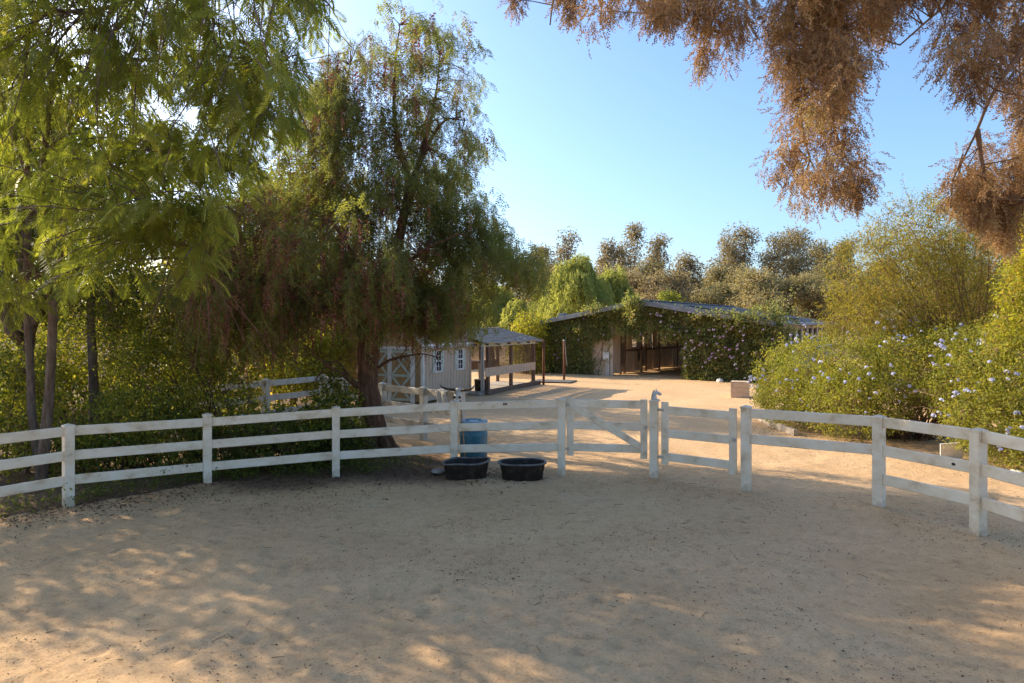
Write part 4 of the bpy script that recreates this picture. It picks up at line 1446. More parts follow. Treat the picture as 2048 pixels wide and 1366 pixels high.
# --- feathery tree at the left ------------------------------------------
def feathery_tree():
    base = np.array([-7.75, 11.2, 0.0])
    root = empty('feathery_tree', 'tall feathery leaved tree at left, twin trunks and canopy over the fence', 'tree', tuple(base))
    tb = MB()
    t1 = smooth_path([base + [0, 0, -0.1], at(92, 860, 11.1), at(100, 760, 11.0), at(104, 600, 10.8), at(80, 420, 10.4), at(20, 250, 10.0), at(-40, 60, 9.6), at(-60, -150, 9.2)], 4)
    t2 = smooth_path([base + [0.0, 0.15, -0.1], at(66, 850, 11.6), at(60, 720, 11.7), at(52, 560, 11.5), at(70, 380, 11.0), at(150, 200, 10.5), at(230, 0, 10.0), at(280, -180, 9.5)], 4)
    limb(tb, t1, 0.095, 0.04)
    limb(tb, t2, 0.08, 0.035)
    limbs = [
        ([t1[14], at(200, 330, 9.8), at(330, 300, 9.3), at(450, 330, 8.6)], 0.05),
        ([t1[16], at(120, 130, 9.2), at(280, 120, 8.8), at(430, 110, 8.3), at(560, 130, 7.9)], 0.055),
        ([t1[18], at(60, 60, 8.4), at(200, 20, 7.6), at(380, -40, 7.2), at(560, -60, 7.2)], 0.05),
        ([t1[12], at(150, 420, 9.8), at(240, 440, 9.2), at(330, 470, 8.6), at(410, 520, 8.2)], 0.04),
        ([t2[18], at(320, 60, 9.6), at(430, 180, 9.2), at(560, 240, 8.8), at(640, 270, 8.5)], 0.045),
        ([t2[15], at(210, 330, 10.2), at(300, 420, 9.8), at(380, 480, 9.4)], 0.04),
        ([t1[12], at(30, 480, 9.6), at(-20, 520, 9.0), at(-60, 560, 8.6)], 0.04),
        ([t2[22], at(420, -120, 9.2), at(560, -60, 8.8), at(660, 10, 8.4)], 0.04),
    ]
    nodes = [t1[8:], t2[8:]]
    for pts, r in limbs:
        p = smooth_path(pts, 5)
        limb(tb, p, r, 0.008, 7)
        nodes.append(p)
    nodes = np.vstack(nodes)
    poly = [(-160, -160), (690, -160), (655, 20), (585, 100), (590, 220), (650, 275), (560, 300), (505, 330), (450, 420), (430, 540), (380, 560), (330, 500), (240, 540), (170, 570), (80, 620), (-160, 620)]
    n = 530
    p = sample_poly(poly, n)
    p[450:] = sample_poly([(180, 60), (600, 60), (600, 260), (520, 300), (440, 420), (200, 420)], 80)
    d = rng.uniform(6.6, 10.8, n) - 0.9 * np.clip((p[:, 0] - 250) / 400, 0, 1)
    ends = at_arr(p[:, 0], p[:, 1], d)
    st = nearest(nodes, ends)
    # drooping branchlets carrying fronds
    pos, dire = [], []
    tw0, tw1 = [], []
    for a, b in zip(st, ends):
        c = curve(a, b, sag=-0.10, bend=0.08, n=5)
        tw0 += list(c[:-1]); tw1 += list(c[1:])
        ln = np.linalg.norm(b - a)
        m = int(np.clip(7 + ln * 3, 8, 17))
        t = rng.uniform(0.35, 1.0, m)
        out = unit(b - a)
        for k in range(m):
            f = t[k] * 4
            i = min(3, int(f))
            q_ = c[i] + (c[i + 1] - c[i]) * (f - i)
            pos.append(q_ + rng.normal(size=3) * 0.05)
            dd = out * np.array([0.5, 0.5, 0.2]) + np.append(rng.normal(size=2) * 0.75, -0.55 + rng.normal() * 0.35) + np.array([0.25, -0.12, 0])
            dire.append(dd)
    pos, dire = np.array(pos), unit(np.array(dire))
    tb.twigs(tw0, tw1, 0.009, 0.006)
    # long bare reddish twigs
    k = 420
    a = nearest(nodes, ends[rng.integers(0, n, k)])
    b = a + np.stack([rng.normal(0.25, 0.5, k), rng.normal(-0.1, 0.5, k), rng.uniform(-1.4, 0.8, k)], axis=1)
    tw = MB().twigs(a, b, 0.007, 0.003)
    o = tw.build('twigs', M['twig'], root)
    o.location = -base
    o['kind'] = 'stuff'
    tb.build('trunk', M['bark_grey'], root, smooth=True).location = -base
    sc = rng.uniform(0.26, 0.46, len(pos))
    ti = np.clip(rng.normal(0.45, 0.2, len(pos)), 0, 1)
    fr = frames(dire, rng.normal(0, 0.5, len(pos)))
    # the fronds that show largest are leaves of their own
    zz = HC + 0 * pos[:, 0]
    px = 1024 + F * pos[:, 0] / pos[:, 1]
    py = HZ - F * (pos[:, 2] - HC) / pos[:, 1]
    vis = (px > 0) & (px < 760) & (py > 0)
    key = np.where(vis, sc / pos[:, 1] + 0.02 * in_edge(px, py), -1)
    own = np.argsort(-key)[:295]
    meshes = [MB().add(*FROND[k]).mesh('leaf', M['mimosa']) for k in range(3)]
    tm = []
    for k in range(3):
        for lv in (0.3, 0.55, 0.85):
            tm.append(MB().add(*FROND[k], None, lv).mesh('leaf', M['mimosa']))
    for i in own:
        m4 = Matrix(fr[i].tolist()).to_4x4() @ Matrix.Scale(sc[i], 4)
        m4.translation = Vector(pos[i] - base)
        part('leaf', tm[3 * (i % 3) + int(min(2, ti[i] * 3))], root, matrix=m4)
    rest = np.ones(len(pos), bool)
    rest[own] = False
    cb = MB()
    for k in range(3):
        s_ = rest & (np.arange(len(pos)) % 3 == k)
        cb.inst(*FROND[k], pos[s_], fr[s_], sc[s_], ti[s_])
    o = cb.build('crown', M['mimosa'], root)
    o.location = -base
    o['kind'] = 'stuff'
    print('feathery fronds', len(pos))


def in_edge(px, py):
    return ((px > 330) & (py > 420)) | (px > 540)


feathery_tree()


# --- pepper tree ----------------------------------------------------------
def pepper_tree():
    base = np.array([-2.92, 14.15, 0.0])
    root = empty('pepper_tree', 'big weeping pepper tree with a thick red brown trunk and hanging berries', 'tree', tuple(base))
    D = 14.15
    tb = MB()
    tr = smooth_path([base + [0.10, 0, -0.15], at(752, 890, D), at(742, 820, D), at(735, 760, D), at(738, 700, D), at(745, 655, D)], 5)
    rad = np.interp(np.linspace(0, 1, len(tr)), [0, 0.10, 0.3, 0.6, 0.85, 1], [0.44, 0.31, 0.24, 0.215, 0.235, 0.20])
    tb.tube(tr, rad, 16, 0.05)
    for k in range(6):
        a = k * 1.05 + 0.3
        tb.tube([base + [0.08 + 0.18 * math.cos(a), 0.18 * math.sin(a), 0.45], base + [0.08 + 0.36 * math.cos(a), 0.36 * math.sin(a), 0.10], base + [0.08 + 0.62 * math.cos(a), 0.62 * math.sin(a), -0.08]], [0.10, 0.12, 0.05], 8, 0.06)
    lim = [
        ([tr[-3], at(720, 610, D + 0.2), at(690, 520, D + 0.6), at(640, 430, D + 1.0), at(600, 330, D + 1.2)], 0.17),
        ([tr[-2], at(765, 580, D - 0.1), at(800, 470, D - 0.3), at(815, 360, D - 0.2), at(790, 250, D), at(790, 130, D + 0.1), at(800, 50, D)], 0.17),
        ([at(803, 450, D - 0.3), at(840, 320, D - 0.1), at(870, 200, D + 0.2), at(880, 110, D + 0.2)], 0.10),
        ([at(813, 380, D - 0.2), at(880, 250, D - 0.5), at(930, 240, D - 0.6)], 0.06),
        ([tr[-2], at(790, 600, D + 0.6), at(860, 540, D + 1.2), at(930, 480, D + 1.8), at(1010, 500, D + 2.2)], 0.12),
        ([tr[-4], at(690, 640, D - 0.5), at(600, 600, D - 1.2), at(500, 560, D - 1.8), at(420, 570, D - 2.2)], 0.12),
        ([tr[-3], at(730, 590, D - 0.9), at(700, 500, D - 1.8), at(660, 440, D - 2.4)], 0.12),
        ([tr[-1], at(780, 560, D - 0.9), at(850, 500, D - 1.6), at(890, 480, D - 1.9)], 0.10),
        ([tr[-2], at(700, 560, D + 1.2), at(600, 500, D + 2.4), at(500, 440, D + 2.8)], 0.11),
        ([at(640, 430, D + 1.0), at(650, 330, D + 0.8), at(680, 220, D + 0.6), at(700, 130, D + 0.5)], 0.07),
    ]
    low = [
        ([at(715, 772, D - 0.25), at(690, 752, D - 0.5), at(665, 738, D - 0.7), at(640, 718, D - 0.8), at(610, 690, D - 0.9)], 0.075),
        ([at(700, 757, D - 0.45), at(675, 725, D - 0.4), at(650, 735, D - 0.4), at(632, 760, D - 0.4)], 0.03),
        ([at(757, 735, D - 0.2), at(780, 720, D - 0.4), at(812, 712, D - 0.6), at(846, 708, D - 0.8), at(880, 716, D - 0.9)], 0.035),
    ]
    nodes = []
    for pts, r in lim:
        p = smooth_path(pts, 5)
        limb(tb, p, r, 0.012, 9, 0.04)
        nodes.append(p[3:])
    for pts, r in low:
        p = smooth_path(pts, 5)
        limb(tb, p, r, 0.010, 8, 0.05)
        k = 26
        a = p[rng.integers(4, len(p), k)]
        tb.twigs(a, a + np.stack([rng.normal(0, 0.25, k), rng.normal(0, 0.2, k), rng.normal(-0.05, 0.25, k)], axis=1), 0.008, 0.003)
    nodes = np.vstack(nodes)
    # strand roots
    up_poly = [(650, 130), (705, 60), (770, 10), (840, 5), (915, 75), (945, 150), (955, 260), (940, 350), (890, 420), (760, 420), (640, 400), (600, 300), (600, 170)]
    mid_poly = [(400, 400), (560, 330), (700, 330), (780, 400), (840, 470), (900, 520), (930, 560), (860, 600), (760, 590), (640, 580), (520, 610), (400, 630), (360, 520)]
    right_mid = [(770, 400), (750, 310), (890, 310), (950, 345), (972, 440), (1000, 490), (900, 520), (840, 470)]
    right_poly = [(930, 440), (970, 450), (1050, 500), (1040, 545), (960, 560), (900, 540)]
    curtain = [(365, 560), (470, 540), (640, 560), (640, 610), (590, 640), (520, 670), (450, 690), (380, 680)]
    front_right = [(740, 560), (930, 560), (940, 610), (880, 640), (820, 625), (760, 600)]
    left_up = [(560, 330), (600, 210), (650, 100), (700, 120), (690, 330)]
    P, Dp, Ln, Bk = [], [], [], []
    # polygon, clumps, strands per clump, clump radius in px, depth spread, length range, share of berries
    for poly, nc, per, cr, spread, l0, l1, brown in ((up_poly, 165, 6, 18, 1.2, 0.26, 0.62, 0.32), (left_up, 40, 6, 16, 1.0, 0.26, 0.55, 0.3), (mid_poly, 215, 7, 22, 2.7, 0.45, 1.2, 0.85), (right_mid, 74, 6, 18, 1.5, 0.3, 0.8, 0.35),
                                                     (right_poly, 40, 6, 15, 1.2, 0.4, 0.9, 0.12), (curtain, 62, 6, 20, 1.6, 0.5, 1.0, 0.35), (front_right, 66, 6, 16, 1.2, 0.5, 1.1, 0.3)):
        c = sample_poly(poly, nc)
        p = np.repeat(c, per, axis=0) + rng.normal(0, cr, (nc * per, 2)) * [1, 0.8]
        n = len(p)
        dc = np.clip(rng.normal(0, spread * 0.6, nc), -spread, spread)
        P.append(p)
        Dp.append(D + np.repeat(dc, per) + rng.normal(0, 0.15, n))
        Ln.append(np.repeat(rng.uniform(l0, l1, nc), per) * rng.uniform(0.7, 1.25, n))
        Bk.append(np.where(p[:, 0] > 860, brown * 0.35, brown) * np.repeat(rng.uniform(0.2, 1.6, nc), per))
    P, Dp, Ln, Bk = np.vstack(P), np.concatenate(Dp), np.concatenate(Ln), np.concatenate(Bk)
    # keep the trunk and the shed clear below: shorten low strands by column
    lowest = np.interp(P[:, 0], [360, 450, 560, 600, 660, 700, 780, 830, 900, 950, 1050], [755, 765, 745, 715, 680, 676, 684, 712, 735, 665, 630]) + rng.normal(0, 24, len(P)) + 22 * np.sin(P[:, 0] * 0.055) + 14 * np.sin(P[:, 0] * 0.13 + 1)
    Ln = np.clip(np.minimum(Ln, (lowest - P[:, 1]) * Dp / F), 0.22, None)
    pos = at_arr(P[:, 0], P[:, 1], Dp)
    axis_ = np.array([base[0], base[1]])
    out = pos[:, :2] - axis_
    out = unit(np.column_stack([out + rng.normal(size=out.shape) * 0.9, np.zeros(len(out))]))
    fr = frames(out + np.column_stack([np.zeros((len(out), 2)), rng.normal(0.05, 0.28, len(out))]))
    n0 = nearest(nodes, pos)
    far = np.linalg.norm(n0 - pos, axis=1)
    sel = (rng.uniform(size=len(pos)) < 0.45) & (far < 0.8)
    midp = (n0 + pos) / 2 + np.array([0, 0, 0.12]) * far[:, None] + rng.normal(size=pos.shape) * 0.06 * far[:, None]
    tb.twigs(n0[sel], midp[sel], 0.013, 0.009)
    tb.twigs(midp[sel], pos[sel], 0.009, 0.005)
    tb.build('trunk', M['bark_red'], root, smooth=True).location = -base
    ti = np.clip(vnoise(pos[:, 0] + pos[:, 1], pos[:, 2], 1.3, 51) * 0.2 + rng.normal(0.38, 0.13, len(pos)), 0, 1)
    ti = np.where(P[:, 0] > 900, np.clip(ti + 0.15, 0, 1), ti)
    cb = MB()
    for k in range(4):
        s_ = np.arange(len(pos)) % 4 == k
        hi = s_ & ((P[:, 1] < 400) | (P[:, 0] > 830))
        cb.inst(*SPRAY[k], pos[hi], fr[hi], np.minimum(Ln[hi], 0.58), ti[hi])
        s_ = s_ & ~hi
        cb.inst(*STRAND[k], pos[s_], fr[s_], Ln[s_], ti[s_])
    o = cb.build('crown', M['pepper'], root)
    o.location = -base
    o['kind'] = 'stuff'
    # berry clusters hang among the leaves
    bb = MB()
    for rep in range(3):
        s_ = rng.uniform(size=len(pos)) < Bk * (1.0 if rep < 2 else 0.6)
        k = int(s_.sum())
        bp = pos[s_] + np.stack([rng.normal(0, 0.12, k), rng.normal(0, 0.12, k), -rng.uniform(0.0, 0.8, k) * Ln[s_]], axis=1)
        bb.inst(*BERRY[rep % 2], bp, np.tile(np.eye(3), (k, 1, 1)), rng.uniform(0.22, 0.5, k), rng.uniform(0, 1, k))
    o = bb.build('berries', M['berry'], root)
    o.location = -base
    o['kind'] = 'stuff'


pepper_tree()


# --- brown conifer hanging in from the upper right ------------------------
def brown_conifer():
    base = np.array([9.6, 5.2, 0.0])
    root = empty('brown_conifer', 'rust brown dried conifer whose drooping branches hang in at the upper right', 'tree', tuple(base))
    tb = MB()
    tr = smooth_path([base + [0, 0, -0.1], base + [0.1, 0.1, 3], base + [-0.1, 0.2, 6], base + [0, 0.4, 9.5], base + [0.1, 0.5, 13]], 4)
    limb(tb, tr, 0.38, 0.14, 12)
    lim = [
        ([tr[10], at(2100, -160, 7.0), at(1900, -180, 7.2), at(1700, -160, 7.3), at(1500, -120, 7.5), at(1300, -90, 7.8), at(1080, -60, 8.2)], 0.12),
        ([at(1700, -160, 7.3), at(1625, -40, 7.1), at(1640, 80, 7.0), at(1655, 200, 7.0), at(1680, 290, 7.0), at(1700, 330, 7.1)], 0.05),
        ([at(1600, -140, 7.4), at(1585, 0, 7.3), at(1590, 120, 7.2), at(1600, 230, 7.2), at(1620, 320, 7.2)], 0.04),
        ([tr[8], at(2200, -20, 6.6), at(2080, 60, 6.6), at(1990, 180, 6.7), at(1950, 270, 6.8), at(1905, 360, 6.9)], 0.05),
        ([at(1955, 260, 6.8), at(1965, 330, 6.8), at(1985, 390, 6.8), at(2048, 400, 6.8)], 0.025),
        ([tr[9], at(2150, -120, 6.8), at(1980, -60, 6.9), at(1880, 20, 6.9), at(1800, 90, 7.0)], 0.05),
        ([at(1500, -120, 7.5), at(1440, -20, 7.4), at(1420, 60, 7.4)], 0.03),
        ([at(1330, -95, 7.8), at(1300, 0, 7.7), at(1290, 60, 7.7)], 0.025),
        ([at(1220, -80, 8.0), at(1205, 0, 7.9), at(1200, 50, 7.9)], 0.02),
        ([at(1120, -65, 8.2), at(1105, 10, 8.1), at(1100, 50, 8.1)], 0.02),
    ]
    nodes = []
    for pts, r in lim:
        p = smooth_path(pts, 5)
        limb(tb, p, r, 0.008, 8, 0.03)
        nodes.append(p)
    nodes = np.vstack(nodes)
    polys = [
        ([(1020, -120), (1560, -120), (1535, 20), (1480, 60), (1440, 90), (1400, 75), (1310, 85), (1250, 40), (1200, 75), (1120, 30), (1098, 62), (1065, 0)], 100),
        ([(1530, -120), (1770, -120), (1745, 110), (1695, 190), (1705, 310), (1725, 330), (1685, 370), (1620, 365), (1570, 310), (1550, 180)], 190),
        ([(1750, -120), (2200, -120), (2200, 250), (1990, 240), (1960, 180), (1885, 110), (1800, 140)], 220),
        ([(1990, 200), (2200, 200), (2200, 430), (1990, 430), (1985, 380), (2005, 300)], 40),
        ([(1880, 280), (1960, 260), (1990, 360), (1930, 380), (1870, 350)], 9),
        ([(1920, 370), (2060, 380), (2060, 410), (1965, 420), (1915, 405)], 30),
    ]
    big = np.vstack([sample_poly(p, max(3, int(n * 0.30))) for p, n in polys])
    dbig = 7.2 + np.clip(rng.normal(0, 0.55, len(big)), -1.1, 1.1)
    kk = rng.integers(2, 5, len(big))
    pts = np.repeat(big, kk, axis=0) + rng.normal(0, 17, (kk.sum(), 2)) * [1, 1.25]
    dp = np.repeat(dbig, kk) + rng.normal(0, 0.1, len(pts))
    tl = rng.integers(0, len(big), 70)
    tp, td = [], []
    for j_ in tl:
        sx = rng.normal(0, 14)
        for m_ in range(rng.integers(2, 5)):
            tp.append(big[j_] + [sx + rng.normal(0, 5), 26 + 17 * m_])
            td.append(dbig[j_])
    pts = np.vstack([pts, np.array(tp)])
    dp = np.concatenate([dp, np.array(td)])
    ends = at_arr(pts[:, 0], pts[:, 1], dp)
    tail = np.concatenate([np.ones(len(pts) - len(tp)), np.full(len(tp), 0.55)])
    st = nearest(nodes, ends)
    mid = (st + ends) / 2 + rng.normal(size=st.shape) * 0.07
    ok = np.linalg.norm(st - ends, axis=1) < 0.55
    tb.twigs(st[ok], mid[ok], 0.009, 0.006)
    tb.twigs(mid[ok], ends[ok], 0.006, 0.004)
    tb.build('trunk', M['twig_brown'], root, smooth=True).location = -base
    n_per = 38
    k = len(ends) * n_per
    c = np.repeat(ends, n_per, axis=0)
    off = rng.normal(size=(k, 3)) * np.array([0.075, 0.075, 0.085]) * np.repeat(tail, n_per)[:, None] + np.array([0, 0, -0.04])
    di = unit(off) * 0.55 + runit(k) * 0.45 + np.array([0, 0, -0.7])
    cb = MB()
    ti = np.clip(np.repeat(rng.normal(0.45, 0.2, len(ends)), n_per) + rng.normal(0, 0.15, k), 0, 1)
    fr = frames(di, rng.uniform(0, 6.28, k))
    for j in range(4):
        s_ = np.arange(k) % 4 == j
        cb.inst(SPRIG[j][0], SPRIG[j][1], (c + off)[s_], fr[s_], rng.uniform(0.09, 0.17, int(s_.sum())), ti[s_])
    o = cb.build('crown', M['conifer'], root)
    o.location = -base
    o['kind'] = 'stuff'


brown_conifer()


# --- tall shrub and flowering hedge at the right --------------------------
def big_shrub(name, label, base, ells, mat, n_cl, n_per, spread, ln, wd, nstem, cat='shrub', twig_r=0.006, tint=0.45, stem_r=0.03, arch=0.4, bark=None, spray=0, var=0.15):
    """many stems fanning up from the base, leaf clumps on them"""
    base = np.array(base, float)
    ells = np.array(ells, float)
    root = empty(name, label, cat, tuple(base))
    tb, nodes = MB(), []
    top = ells[:, 2] + ells[:, 5]
    for i in range(nstem):
        e = ells[rng.integers(len(ells))]
        tip = e[:3] + runit(1)[0] * e[3:] * 0.85
        tip[2] = max(tip[2], base[2] + 0.4)
        b = base + np.append(rng.normal(size=2) * 0.35 * np.array([1.2, 0.6]), -0.05)
        p = curve(b, tip, sag=-arch * 0.5, bend=0.06, n=7)
        limb(tb, p, stem_r, 0.004, 5, 0.02)
        nodes.append(p[1:])
    nodes = np.vstack(nodes)
    cl, od = ellipsoid_pts(ells, n_cl, 0.6)
    cl = cl[cl[:, 2] > base[2] + 0.08]
    near = nearest(nodes, cl)
    tb.twigs(near, cl, twig_r, twig_r * 0.4)
    cb = MB()
    leafy(cb, cl, n_per, spread, ln, wd, None, 0.25, tint, cl_sd=var)
    if spray:
        # long shoots that stick out of the outline
        e = ells[rng.integers(len(ells), size=spray)]
        dv = unit(runit(spray) + [0, -0.2, 0.5])
        a = e[:, :3] + dv * e[:, 3:] * 0.8
        b = e[:, :3] + dv * e[:, 3:] * rng.uniform(1.08, 1.35, (spray, 1)) + [0, 0, 0.1]
        tb.twigs(a, b, twig_r, 0.002)
        t = rng.uniform(0, 1, (spray, 26, 1))
        p = (a[:, None] + (b - a)[:, None] * t).reshape(-1, 3) + rng.normal(size=(spray * 26, 3)) * 0.035
        cb.leaves(p, np.repeat(dv, 26, axis=0) * 0.6 + runit(len(p)) * 0.7, ln * rng.uniform(0.6, 1.2, len(p)), wd, np.clip(rng.normal(tint + 0.1, 0.25, len(p)), 0, 1))
    o = tb.build('stems', bark or M['twig_brown'], root, smooth=True)
    o.location = -base
    o['kind'] = 'stuff'
    o = cb.build('foliage', mat, root)
    o.location = -base
    return root, cl


sb_ = np.array([11.6, 17.6, 0.0])


def E(px, py, d, rx, rz, ry=None):
    """an ellipsoid lobe round a point, radii given in photo pixels at that distance"""
    p = at(px, py, d)
    k = d / F
    return [p[0], p[1], p[2], rx * k, (ry if ry else rx) * k, rz * k]


big_shrub('tall_shrub', 'tall airy yellow green shrub rising behind the blue flowered hedge', sb_,
          [E(1850, 480, 17.5, 110, 95), E(1770, 560, 17.2, 105, 110), E(1900, 580, 17.8, 130, 120), E(1740, 640, 17.0, 90, 70), E(1960, 640, 17.6, 90, 90)],
          M['shrub_leaf'], 1900, 26, 0.14, 0.09, 0.020, 170, cat='shrub', tint=0.42, stem_r=0.02, spray=150)
big_shrub('edge_shrub', 'bright golden green shrub at the right edge of the photo', np.array([10.6, 13.6, 0.0]),
          [E(2070, 560, 13.6, 60, 90), E(2090, 420, 13.8, 60, 90), E(2060, 680, 13.4, 70, 70), E(2150, 560, 13.6, 70, 120)],
          M['sun_leaf'], 900, 26, 0.13, 0.095, 0.032, 40, tint=0.55, stem_r=0.02)
big_shrub('edge_shrub', 'dark twiggy shrub behind the brown conifer tips at far right', np.array([13.2, 19.5, 0.0]),
          [E(1990, 480, 19.5, 80, 80), E(2060, 560, 19.8, 90, 120)], M['shrub_leaf'], 700, 22, 0.16, 0.09, 0.025, 60, tint=0.15)  # leaves set to a darker tint

hb_ells = [E(1590, 770, 18.3, 78, 88), E(1660, 755, 17.2, 95, 90), E(1740, 765, 16.0, 100, 95), E(1600, 800, 17.6, 85, 60), E(1830, 745, 16.2, 95, 80), E(1710, 810, 15.6, 100, 65),
           E(1900, 740, 15.0, 95, 85), E(1960, 780, 13.8, 95, 90), E(2030, 760, 13.0, 90, 90), E(1990, 850, 12.9, 90, 75), E(2060, 880, 12.3, 80, 65), E(1560, 790, 19.0, 45, 55), E(1850, 690, 17.2, 110, 50), E(2000, 700, 14.5, 90, 60), E(2110, 800, 12.4, 80, 110)]
hroot, hcl = big_shrub('flowering_hedge', 'sprawling sunlit hedge covered in pale blue flower clusters along the right fence', np.array([9.3, 16.0, 0.0]),
                       hb_ells, M['hedge_leaf'], 4000, 26, 0.105, 0.062, 0.027, 130, cat='hedge', twig_r=0.004, tint=0.5, stem_r=0.014, spray=260, var=0.2)
fm = [MB().add(*FLOWER, None, t).mesh('flower_cluster', M['blue_flower']) for t in (0.15, 0.5, 0.9)]
ells = np.array(hb_ells)
cnt = 0
hbase = np.array([9.3, 16.0, 0.0])
while cnt < 270:
    e = ells[rng.integers(len(ells))]
    dvec = runit(1)[0]
    if dvec[1] > 0.35 or dvec[2] < -0.25 + 0.35 * (rng.uniform() < 0.6):
        continue
    p = e[:3] + dvec * e[3:] * rng.uniform(1.06, 1.2)
    # not buried inside another lobe
    ins = ((((p - ells[:, :3]) / (ells[:, 3:] * 0.93)) ** 2).sum(1) < 1).any()
    if ins or p[2] < 0.5:
        continue
    for rep_ in range(rng.integers(1, 6)):
        q_ = p + rng.normal(size=3) * np.array([0.2, 0.12, 0.13]) * (rep_ > 0)
        part('flower_cluster', fm[cnt % 3], hroot, tuple(q_ - hbase), (rng.uniform(-0.6, 0.6), rng.uniform(-0.6, 0.6), rng.uniform(0, 6)), (rng.uniform(0.04, 0.078),) * 3)
        cnt += 1


# --- vine on the barn front ----------------------------------------------
def barn_vine():
    root = empty('climbing_vine', 'dense green flowering vine climbing over the front of the barn', 'vine', (BL[0], BL[1], 0), math.atan2(-0.57, 0.82))
    n = 6200
    x = rng.uniform(-0.7, 12.7, n)
    z = rng.uniform(0.0, 3.9, n)
    top = np.array([roof_z(a) for a in x]) - 0.02
    hd = 2.28 + 0.22 * np.sin(x * 3.1) + 0.2 * np.sin(x * 7.3 + 1) + np.where(x < 5.0, 0.0, 0) - 0.55 * np.clip((x - 7.3) / 0.9, 0, 1)
    lowb = np.where((x > DX0 + 0.05) & (x < DX1 - 0.05), hd, 0.03)
    # bare wall left of the door, at the foot
    bare = (x > 3.1) & (x < DX0 + 0.1) & (z < 2.0 - 0.25 * (DX0 - x)) & (rng.uniform(size=n) < 0.93)
    thin = (x > 2.3) & (x < 3.6) & (z < 2.6) & (rng.uniform(size=n) < 0.25)
    keep = (z < top) & (z > lowb) & ~bare & ~thin
    x, z = x[keep], z[keep]
    bulge = 0.22 + 0.20 * vnoise(x, z, 0.8, 21) + 0.10 * vnoise(x, z, 2.0, 22)
    bulge = np.clip(bulge + np.where(x > 8.3, 0.2, 0.0) * np.clip(1.6 - abs(z - 1.4) * 0.5, 0, 1) + np.where(x < 2.5, 0.1, 0), 0.10, 1.2)
    y = -bulge * rng.uniform(0.35, 1.0, len(x))
    cl = np.stack([x, y, z], axis=1)
    # tufts that spill over the roof edge and past the right corner
    ex = []
    for cx, cy, cz, sx, sz, k in ((5.8, -0.66, 3.85, 0.24, 0.14, 42), (5.7, -0.70, 3.45, 0.20, 0.4, 60), (11.3, -0.55, 3.0, 0.7, 0.24, 95), (12.4, -0.3, 2.7, 0.45, 0.45, 130), (12.6, 0.2, 1.3, 0.35, 0.7, 160), (3.4, -0.6, 3.5, 0.35, 0.14, 26), (9.6, -0.6, 3.15, 0.5, 0.12, 24), (-0.5, 0.0, 1.4, 0.3, 0.8, 120)):
        ex.append(np.array([cx, cy, cz]) + rng.normal(size=(k, 3)) * np.array([sx, 0.16, sz]))
    tuft = np.vstack(ex)
    tuft = tuft[tuft[:, 2] > 0.05]
    # shoots hanging in the doorway
    hang = []
    for k in range(14):
        hx = rng.uniform(DX0 + 0.2, DX1 - 0.1)
        h0 = 2.5
        for t in np.linspace(0, rng.uniform(0.2, 0.65), 5):
            hang.append((hx + rng.normal() * 0.05, -0.25 + rng.normal() * 0.06, h0 - t))
    allc = np.vstack([cl, tuft, np.array(hang)])
    cb = MB()
    leafy(cb, allc, 13, 0.10, 0.135, 0.066, np.tile([0, -1.0, 0], (len(allc), 1)), 0.45, 0.45, 0.2, 0.22)
    cb.build('foliage', M['vine_leaf'], root)
    sb2 = MB()
    for k in range(34):
        x0 = rng.choice([rng.uniform(0.1, 3.4), rng.uniform(8.4, 11.9)])
        xt = np.clip(x0 + rng.normal() * 1.3, 0.2, 11.8)
        p = curve((x0, -0.10, 0.0), (xt, -0.16, roof_z(xt) * rng.uniform(0.6, 0.97)), 0, 0.06, 7)
        p[:, 1] = np.minimum(p[:, 1], -0.07)
        limb(sb2, p, 0.022, 0.006, 5)
    sb2.build('stems', M['twig_brown'], root, smooth=True)['kind'] = 'stuff'
    pm = [MB().add(*FLOWER, None, t).mesh('flower', M['pink_flower']) for t in (0.2, 0.6, 0.95)]
    i = 0
    while i < 78:
        fx = rng.uniform(0.5, 12.3) if i < 18 else rng.normal(8.9, 1.7)
        fz = rng.uniform(0.6, 3.6)
        if not (0.2 < fx < 12.5) or fz > roof_z(fx) - 0.1 or (DX0 < fx < DX1 and fz < 2.1):
            continue
        b = 0.28 + 0.22 * vnoise(np.array([fx]), np.array([fz]), 0.8, 21)[0] + (0.28 if fx > 8.3 else 0)
        s = rng.uniform(0.06, 0.11)
        part('flower', pm[i % 3], root, (fx, -max(0.15, b) - 0.16, fz), (R(80), rng.uniform(-0.5, 0.5), 0), (s, s, s))
        i += 1


barn_vine()


